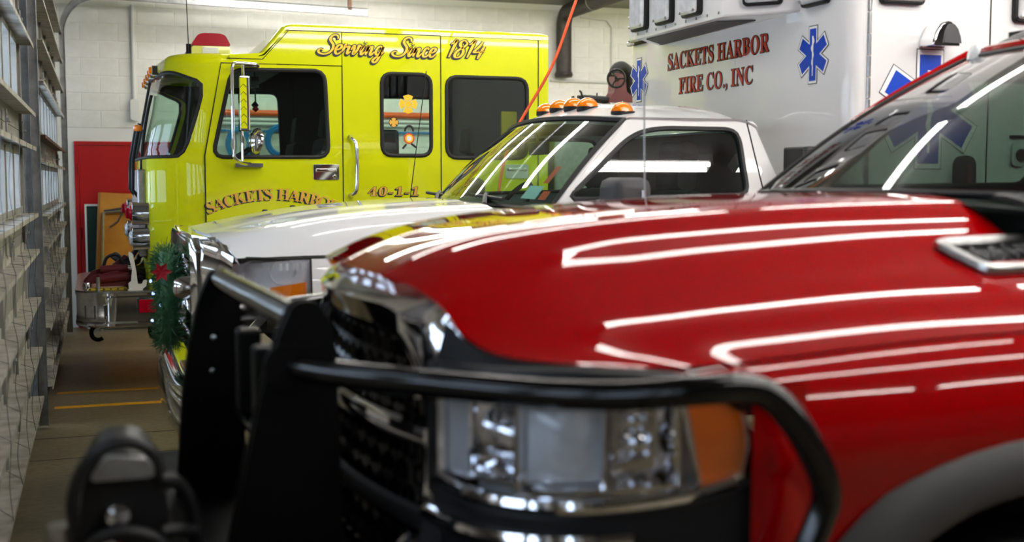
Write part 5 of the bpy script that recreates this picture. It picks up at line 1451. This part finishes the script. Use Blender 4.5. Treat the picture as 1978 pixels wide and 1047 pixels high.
for side in (0, 1):
    sg = 1 if side == 0 else -1
    HB = MB().grid(r_hl(side, .085), 30, 8).build('headlight', M_lampgrey, RAM, smooth=60)
    MB().grid(r_hl(side, 0.), 40, 10).build('headlight_lens', M_lens, HB, smooth=70)
    MB().tube([r_hl(side, .01)(*p) for p in wsrect(30)], .016, 8, closed=True).build('headlight_trim', M_blackp, HB)
    # inner cavity with a small projector, outer big soft lens, chrome bowl, amber tip
    def well(t0, t1, j0, j1, o0, o1, m_, nm):
        w0 = r_hl(side, o0, t0, t1, j0, j1); dt, dj = (t1 - t0)*.14, (j1 - j0)*.12
        w1 = r_hl(side, o1, t0 + dt, t1 - dt, j0 + dj, j1 - dj)
        loop = wsrect(10); n0 = len(loop); bz = MB()
        bz.v = [w0(*p) for p in loop] + [w1(*p) for p in loop]
        bz.f = [(k, (k+1) % n0, n0 + (k+1) % n0, n0 + k) for k in range(n0)]
        pb = bz.build('projector_bezel', M_chrome, HB, smooth=40)
        MB().grid(w1, 6, 6).build(nm, m_, pb, smooth=60)
        MB().tube([w0(*p) for p in loop], .006, 6, closed=True).build('chrome_edge', M_chrome, pb)
        return w1, pb
    MB().grid(r_hl(side, .022, .045, .16, .06, .84), 6, 6).build('pale_inner_panel', M_lampgrey, HB, smooth=60)
    MB().tube([r_hl(side, .012)(.03, q) for q in (.04, .3, .6, .92)], .013, 8).build('chrome_edge', M_chrome, HB)
    w1, pb = well(.165, .335, .10, .80, .022, .085, M_greyp, 'projector_back')
    x, y, z = w1(.55, .62)
    MB().lathe([(.052, .0), (.048, -.02), (.03, -.036), (0, -.044)], (x, y, z), axis=(.75, .66*sg, 0), n=24).build('projector_lens', M_chrome, pb)
    w1, pb = well(.345, .60, .10, .86, .012, .05, M_lampgrey, 'soft_lens_back')
    def bulge(i, j):
        p = V(*r_hl(side, .03, .365, .585, .16, .80)(i, j)); k = .030*math.sin(i*PI)**.6*math.sin(j*PI)**.6
        return p + V(-.75, -.66*sg, 0)*k
    MB().grid(bulge, 12, 10).build('soft_lens', M_frost, pb, smooth=70)
    w1, pb = well(.61, .79, .10, .86, .012, .075, M_chrome, 'chrome_bowl')
    for (i, j, r_) in ((.45, .30, .026), (.5, .62, .034), (.2, .8, .014)):
        x, y, z = w1(i, j)
        MB().lathe([(r_, .0), (r_*.9, -r_*.4), (r_*.55, -r_*.75), (0, -r_*.9)], (x, y, z), axis=(.5, .86*sg, 0), n=20).build('bowl_facet', M_chrome, pb)
    MB().tube([r_hl(side, .012)(t_, .06) for t_ in [.06 + .74*k/12 for k in range(13)]], .010, 8).build('chrome_edge', M_chrome, HB)
    MB().tube([r_hl(side, .004)(t_, .90 + .05*math.sin(t_*PI)) for t_ in [.03 + .90*k/14 for k in range(15)]], .016, 8).build('chrome_edge', M_chrome, HB)
    def amb_(i, j):
        return r_hl(side, .010, .80 + .045*j, .955 + .015*math.sin(j*PI), .12, .88)(i, j)
    MB().grid(amb_, 6, 8).build('amber_reflector', M_amberdk, HB, smooth=60)
    MB().tube([amb_(*p) for p in wsrect(8)], .006, 6, closed=True).build('chrome_edge', M_chrome, HB)
    # filler under the hood edge, body colour beside and below the lamp
    MB().grid(lambda i, j: V(*r_hl(side, .012)(i, 0)).lerp(V(*rh(.5 - .5*((RYC - hlp(i)[1])/.955 if hlp(i)[1] > RYC - .95 else 1), 0)) if side == 0 else V(*rh(.5 + .5*((RYC - hlp(i)[1])/.955 if hlp(i)[1] > RYC - .95 else 1), 0)), j*.9), 24, 2).build('hood_seal', M_blackp, RAM, smooth=60)
    def low(i, j):
        p = V(*r_hl(side, .0)(i, 1)); q_ = V(p.x + .03, rsd(2.0, side)*.35 + p.y*.65, .74); return p.lerp(q_, j)
    MB().grid(low, 24, 4).build('lamp_lower_panel', M_red if False else M_blackp, RAM, smooth=60)
    MB().tube([V(*r_hl(side, -.01)(t/12, 1)) + V(0, 0, -.05) for t in range(9)], .017, 8).build('bumper_chrome_strip', M_chrome, RAM)
    MB().tube([V(*r_hl(side, -.012)(t/12, 1)) + V(0, 0, -.13) for t in range(2, 12)], .012, 8).build('bumper_chrome_strip', M_silver, RAM)
    # red corner between lamp and flare
    MB().grid(lambda i, j: (1.17 + .12*i, rsd(1.972 - .012*math.sin(i*PI), side), 1.26 - j*.62), 4, 8).build('fender_corner', M_red, RAM, smooth=60)
# winch bumper ---------------------------------------------------------------
WB = MB().prism([(.02, 2.05), (.12, 2.0), (.62, 1.96), (.95, 1.93), (1.0, 2.02), (.62, 2.1), (.62, 3.9), (1.0, 3.98), (.95, 4.07), (.62, 4.04), (.12, 4.0), (.02, 3.95)], 'xy', .48, .76).build('winch_bumper', M_black, RAM, smooth=0, bevel=.02)
# grille guard uprights: shaped plates
def plate_xz(parent, pts, y, th, r, name):
    return MB().prism(rpoly(pts, r, 4), 'xz', y - th/2, y + th/2).build(name, M_black, parent, smooth=30, bevel=.006)
near = [(.375, 1.395), (.425, 1.400), (.462, 1.33), (.470, 1.12), (.475, .76), (.18, .70), (.232, .86), (.270, 1.04), (.305, 1.20), (.345, 1.33)]
plate_xz(RAM, near, 2.52, .014, [.02, .03, .03, .0, .0, .0, .0, .0, .0, .03], 'guard_upright')
plate_xz(RAM, near, 2.47, .012, [.02, .03, .03, .0, .0, .0, .0, .0, .0, .03], 'guard_upright')
far = [(.29, 1.392), (.335, 1.395), (.37, 1.33), (.375, 1.12), (.38, .76), (.18, .70), (.195, .86), (.208, 1.04), (.228, 1.18), (.256, 1.31)]
plate_xz(RAM, far, 3.42, .014, [.02, .03, .03, .0, .0, .0, .0, .0, .0, .03], 'guard_upright')
plate_xz(RAM, far, 3.47, .012, [.02, .03, .03, .0, .0, .0, .0, .0, .0, .03], 'guard_upright')
MB().tube([(.318, 3.43, 1.365), (.395, 2.51, 1.352)], .032, 14).build('guard_crossbar', M_blackgl, RAM)
MB().tube([(.33, 3.42, 1.02), (.40, 2.52, 1.02)], .022, 12).build('guard_crossbar', M_blackgl, RAM)
for y in (3.15, 2.80):
    MB().box((.33, y - .045, 1.04), (.39, y + .045, 1.26)).build('guard_light_bracket', M_black, RAM, smooth=0, bevel=.01)
for s_, y in ((0, 3.30), (1, 3.36)):
    MB().lathe([(0, .006), (.006, .004), (.007, 0)], (.285, y, 1.22 - .1*s_), axis=(-.3, -1, 0), n=10).build('guard_bolt', M_brushed, RAM)
# headlight wrap bars
for side in (0, 1):
    pts = [(.36, 2.50, 1.262), (.43, 2.40, 1.255), (.60, 2.22, 1.252), (.78, 2.05, 1.25), (.90, 1.96, 1.255), (1.00, 1.90, 1.268), (1.085, 1.88, 1.272), (1.145, 1.875, 1.255), (1.20, 1.87, 1.20), (1.25, 1.87, 1.12), (1.268, 1.87, 1.065), (1.262, 1.875, 1.02), (1.21, 1.88, .92), (1.10, 1.90, .78), (.95, 1.95, .72)]
    MB().tube([(p.x, rsd(p.y, side), p.z) for p in spline(pts, 6)], .0285, 14).build('headlight_guard_bar', M_blackgl, RAM)
    MB().lathe([(.05, 0), (.05, .012), (0, .012)], (.36, rsd(2.46, side), 1.262), axis=(0, -1 if side == 0 else 1, 0), n=18).build('guard_flange', M_black, RAM)
# winch
WN = MB().tube([(.03, 2.45, .93), (.03, 3.05, .93)], .085, 24).build('winch_motor', M_black, RAM, bevel=.01)
MB().prism(rpoly([(-.065, .80), (.125, .80), (.115, 1.03), (.085, 1.105), (.0, 1.115), (-.045, 1.06)], [.02, .02, .05, .05, .06, .05], 5), 'xz', 2.44, 2.72).build('winch_control_box', M_blackp, WN, bevel=.02)
MB().prism(rpoly([(-.035, 1.062), (.095, 1.062), (.083, 1.10), (.0, 1.11)], .018, 5), 'xz', 2.415, 2.45).build('control_box_cap', M_galv, WN, bevel=.012)
MB().lathe([(0, .03), (.022, .025), (.026, 0)], (.02, 2.44, .985), axis=(0, -1, .2), n=14).build('terminal_stud', M_chrome, WN)
MB().box((-.01, 2.425, .90), (.03, 2.44, .93)).build('red_terminal_cap', M_redlens, WN, smooth=0, bevel=.006)
for k in range(4): MB().lathe([(0, .02), (.014, .016), (.016, 0)], (-.045 + k*.045, 2.44, .91 + .02*(k % 2)), axis=(0, -1, 0), n=10).build('terminal_stud', M_chrome, WN)
for pts in ([(-.058, 2.46, .94), (-.062, 2.43, 1.03), (-.03, 2.42, 1.105), (.03, 2.42, 1.135), (.085, 2.43, 1.11), (.112, 2.45, 1.03)], [(.10, 2.43, 1.055), (.135, 2.45, 1.04), (.165, 2.48, .98), (.172, 2.5, .90), (.172, 2.55, .80)], [(-.06, 2.44, .88), (-.03, 2.40, .945), (.03, 2.39, .965), (.09, 2.40, .94), (.125, 2.42, .88), (.13, 2.45, .80)], [(.10, 2.42, .95), (.14, 2.44, .945), (.17, 2.47, .93)]):
    MB().tube(spline(pts, 6), .0135, 10).build('battery_cable', M_hose, WN)
MB().lathe([(.03, 0), (.03, .26), (0, .26)], (-.085, 2.50, .70), n=16).build('fairlead_roller', M_brushed, WN)
# ------------------------------------------------------------------ small things
# folding plywood table leaning on the wall, chalkboard beside it
def lean(pts, yb, yt, z0, z1): return [(x, yb + (yt - yb)*(z - z0)/(z1 - z0), z) for x, z in pts]
T = thing('folding_table', 'brown plywood folding table leaning upright against the red door', 'table', (.4, 13.6, 0))
def slab(pts, o0, o1):
    mb = MB(); n = len(pts)
    for o in (o0, o1): mb.v += [(x, 13.55 + .22*(z/1.5) + o, z) for x, z in pts]
    mb.f = [tuple(range(n)), tuple(range(2*n-1, n-1, -1))] + [(i, (i+1) % n, n + (i+1) % n, n + i) for i in range(n)]
    return mb
slab([(-.053, .16), (.96, .16), (1.02, 1.44), (.02, 1.50)], .0, .022).build('tabletop', M_wood, T, smooth=0)
slab([(-.078, .16), (-.053, .16), (.02, 1.50), (-.005, 1.50)], -.012, .026).build('edge_rail', M_wooddk, T, smooth=0)
def tp(x, z, o=-.03): return (x, 13.55 + .22*(z/1.5) + o, z)
MB().tube([tp(.0, .0, -.02), tp(.0, .25), tp(.045, 1.28)], .014, 8).tube([tp(.045, 1.28), tp(.30, 1.30), tp(.36, 1.285, -.05), tp(.62, 1.12, -.08)], .014, 8).build('folding_leg', M_brushed, T)
MB().tube([tp(.9, .0, -.02), tp(.9, .3)], .014, 8).build('folding_leg', M_brushed, T)
MB().tube([tp(.05, 1.30), tp(.6, 1.38)], .010, 6).tube([tp(.10, 1.12), tp(.19, 1.18), tp(.24, 1.28)], .009, 6).build('leg_brace', M_steel, T)
C_ = thing('chalkboard', 'dark green chalkboard with white frame leaning beside the plywood table', 'chalkboard', (.0, 13.85, 0))
MB().box((-.13, 13.84, .20), (.55, 13.86, 1.35)).build('slate', M_green_board, C_, smooth=0)
MB().prism([(-.15, 0.0), (.57, 0.0), (.57, 1.37), (-.15, 1.37)], 'xz', 13.828, 13.865, [[(-.13, .20), (.55, .20), (.55, 1.35), (-.13, 1.35)]]).build('frame', M_paper, C_, smooth=0)

# rescue tools lying on the bumper deck
SP = thing('rescue_spreader', 'maroon hydraulic rescue spreader lying on the chrome bumper deck', 'rescue tool', (.10, 9.62, .804))
MB().prism(rpoly([(-.03, .83), (.20, .83), (.21, .93), (.10, .95), (-.02, .92)], .02, 4), 'xz', 9.56, 9.72).build('body', M_toolred, SP, bevel=.02)
MB().tube([(.0, 9.60, .955), (.20, 9.58, .965)], .032, 14).build('upper_cylinder', M_toolred, SP)
MB().tube([(-.01, 9.57, .885), (.20, 9.555, .905)], .036, 14).build('lower_cylinder', M_toolred, SP)
MB().tube([(.19, 9.58, .965), (.235, 9.575, .967)], .020, 10).build('piston_rod', M_chrome, SP)
for (y, dz) in ((9.57, 0), (9.66, .03)):
    MB().prism(rpoly([(.01, .86 + dz), (.0, .93 + dz), (-.06, .915 + dz), (-.125, .845 + dz), (-.13, .82 + dz), (-.07, .85 + dz)], .012, 3), 'xz', y, y + .035).build('jaw_arm', M_toolred, SP, bevel=.008)
MB().tube(spline([(.02, 9.60, .975), (.05, 9.60, 1.05), (.13, 9.60, 1.065), (.17, 9.60, .985)], 5), .012, 8).build('carry_handle', M_blackp, SP)
MB().prism(rpoly([(.10, .96), (.20, 1.05), (.175, 1.065), (.08, .985)], .006, 2), 'xz', 9.64, 9.70).build('release_lever', M_toolred, SP, bevel=.005)
MB().box((-.10, 9.50, .806), (.19, 9.55, .822)).build('mount_rail', M_coat, SP, smooth=0)
for k in range(6): MB().lathe([(.006, 0), (.006, .003), (0, .003)], (-.08 + k*.05, 9.50, .814), axis=(0, -1, 0), n=8).build('rail_hole', M_blackp, SP)
MB().lathe([(.03, 0), (.035, .03), (.028, .06), (0, .06)], (-.10, 9.53, .806), n=14).build('coupling', M_chrome, SP)
MB().lathe([(.016, 0), (.016, .10), (.0, .10)], (-.02, 9.50, .806), n=12).build('coupling', M_brushed, SP)
HK = thing('tool_bracket', 'pale J-shaped bracket standing on the bumper in front of tools', 'bracket', (.22, 9.50, .804))
pts = [(.20, .806), (.29, .806), (.325, .83), (.335, .88), (.305, .88), (.295, .85), (.265, .85), (.255, .95), (.235, 1.08), (.205, 1.10), (.20, 1.07), (.225, .96), (.215, .87), (.195, .86)]
MB().prism(rpoly(pts, .008, 2), 'xz', 9.452, 9.474).build('hook_plate', M_hook, HK, smooth=0, bevel=.004)
MB().box((.19, 9.435, .804), (.30, 9.49, .812)).build('foot', M_hook, HK, smooth=0)
CT = thing('rescue_cutter', 'maroon rescue cutter with black grips behind the pale bracket', 'rescue tool', (.33, 10.1, .804))
MB().tube([(.30, 10.1, .88), (.52, 10.1, .92)], .06, 14).build('body', M_toolred, CT)
MB().tube(spline([(.36, 10.08, .94), (.40, 10.06, 1.08), (.47, 10.06, 1.12), (.52, 10.08, 1.05), (.50, 10.1, .94)], 6), .014, 8).build('carry_handle', M_blackp, CT)
MB().prism(rpoly([(.16, .83), (.30, .84), (.30, .93), (.20, .93)], .015, 3), 'xz', 10.07, 10.13).build('blade', M_brushed, CT, bevel=.005)
HB_ = MB()
random.seed(3)
for k in range(5):
    ph = k*.9; z = .83 + .035*k
    HB_.tube(spline([(.10 + .26*i/5 + .02*math.sin(ph + i*1.9), 9.80 + .07*math.sin(i*1.3 + ph), z + .10 + .05*math.sin(i*.9 + ph)) for i in range(6)], 5), .022, 8)
for k in range(3): HB_.tube([(.27 + .1*math.cos(a), 9.83 + .09*math.sin(a), .83 + .05*k) for a in [2*PI*i/20 for i in range(20)]], .024, 8, closed=True)
tag(HB_.build('hydraulic_hose', M_hose, None, origin=(.25, 9.8, .804)), 'black hydraulic hose bundle heaped behind the maroon tools', 'hose')

# christmas wreath on the ambulance grille
WR = thing('wreath', 'green christmas wreath with red flower and fairy lights on ambulance grille', 'wreath', (.28, AYC, .85))
wc = V(.298, 5.90, 1.08)
ndl = MB(); random.seed(11)
RW_, rw_ = .195, .062
for k in range(3600):
    a = random.uniform(0, 2*PI); b = random.uniform(0, 2*PI); rr = rw_*random.uniform(.35, 1.0)
    cdir = V(0, math.cos(a), math.sin(a)); t_ = V(0, -math.sin(a), math.cos(a))
    rad = cdir*math.cos(b) + V(1, 0, 0)*math.sin(b)
    p = wc + cdir*RW_ + rad*rr
    d = (rad*1.0 + t_*random.uniform(-.9, .9) + V(random.uniform(-.5, .5), random.uniform(-.5, .5), random.uniform(-.5, .5))).normalized()
    q = p + d*random.uniform(.025, .045); s_ = d.cross(V(random.random(), random.random(), random.random())).normalized()*.0022
    n0 = len(ndl.v); ndl.v += [tuple(p - s_), tuple(p + s_), tuple(q + s_*.4), tuple(q - s_*.4)]; ndl.f.append((n0, n0+1, n0+2, n0+3))
ndl.build('needles', M_needle, WR, smooth=0, kind='stuff', merge=False)
MB().tube([wc + V(0, math.cos(a), math.sin(a))*RW_ for a in [2*PI*k/32 for k in range(32)]], .04, 10, closed=True).build('garland_core', M_needle, WR)
for k in range(6):
    a = 2*PI*k/6; c0 = V(.262, 5.655, 1.225); d = V(math.cos(a), -.35, math.sin(a)); e = V(-math.sin(a), 0, math.cos(a))
    MB().add([c0, c0 + d*.022 + e*.013, c0 + d*.048, c0 + d*.022 - e*.013, c0 + d*.022 + V(0, .006, 0)], [(0, 1, 4), (1, 2, 4), (2, 3, 4), (3, 0, 4)]).build('poinsettia_petal', M_redfelt, WR, smooth=0)
for k in range(8):
    a = 2*PI*k/8 + .5; b = 2.2 + .8*math.sin(k*2.3)
    cdir = V(0, math.cos(a), math.sin(a)); p = wc + cdir*(RW_ + .07*math.cos(b)) + V(-.07 + .09*(k % 3)/2, -.02, 0)
    MB().lathe([(0, -.008), (.006, -.005), (.007, 0), (.005, .006), (0, .008)], p, n=8).build('fairy_light', M_bulb, WR)
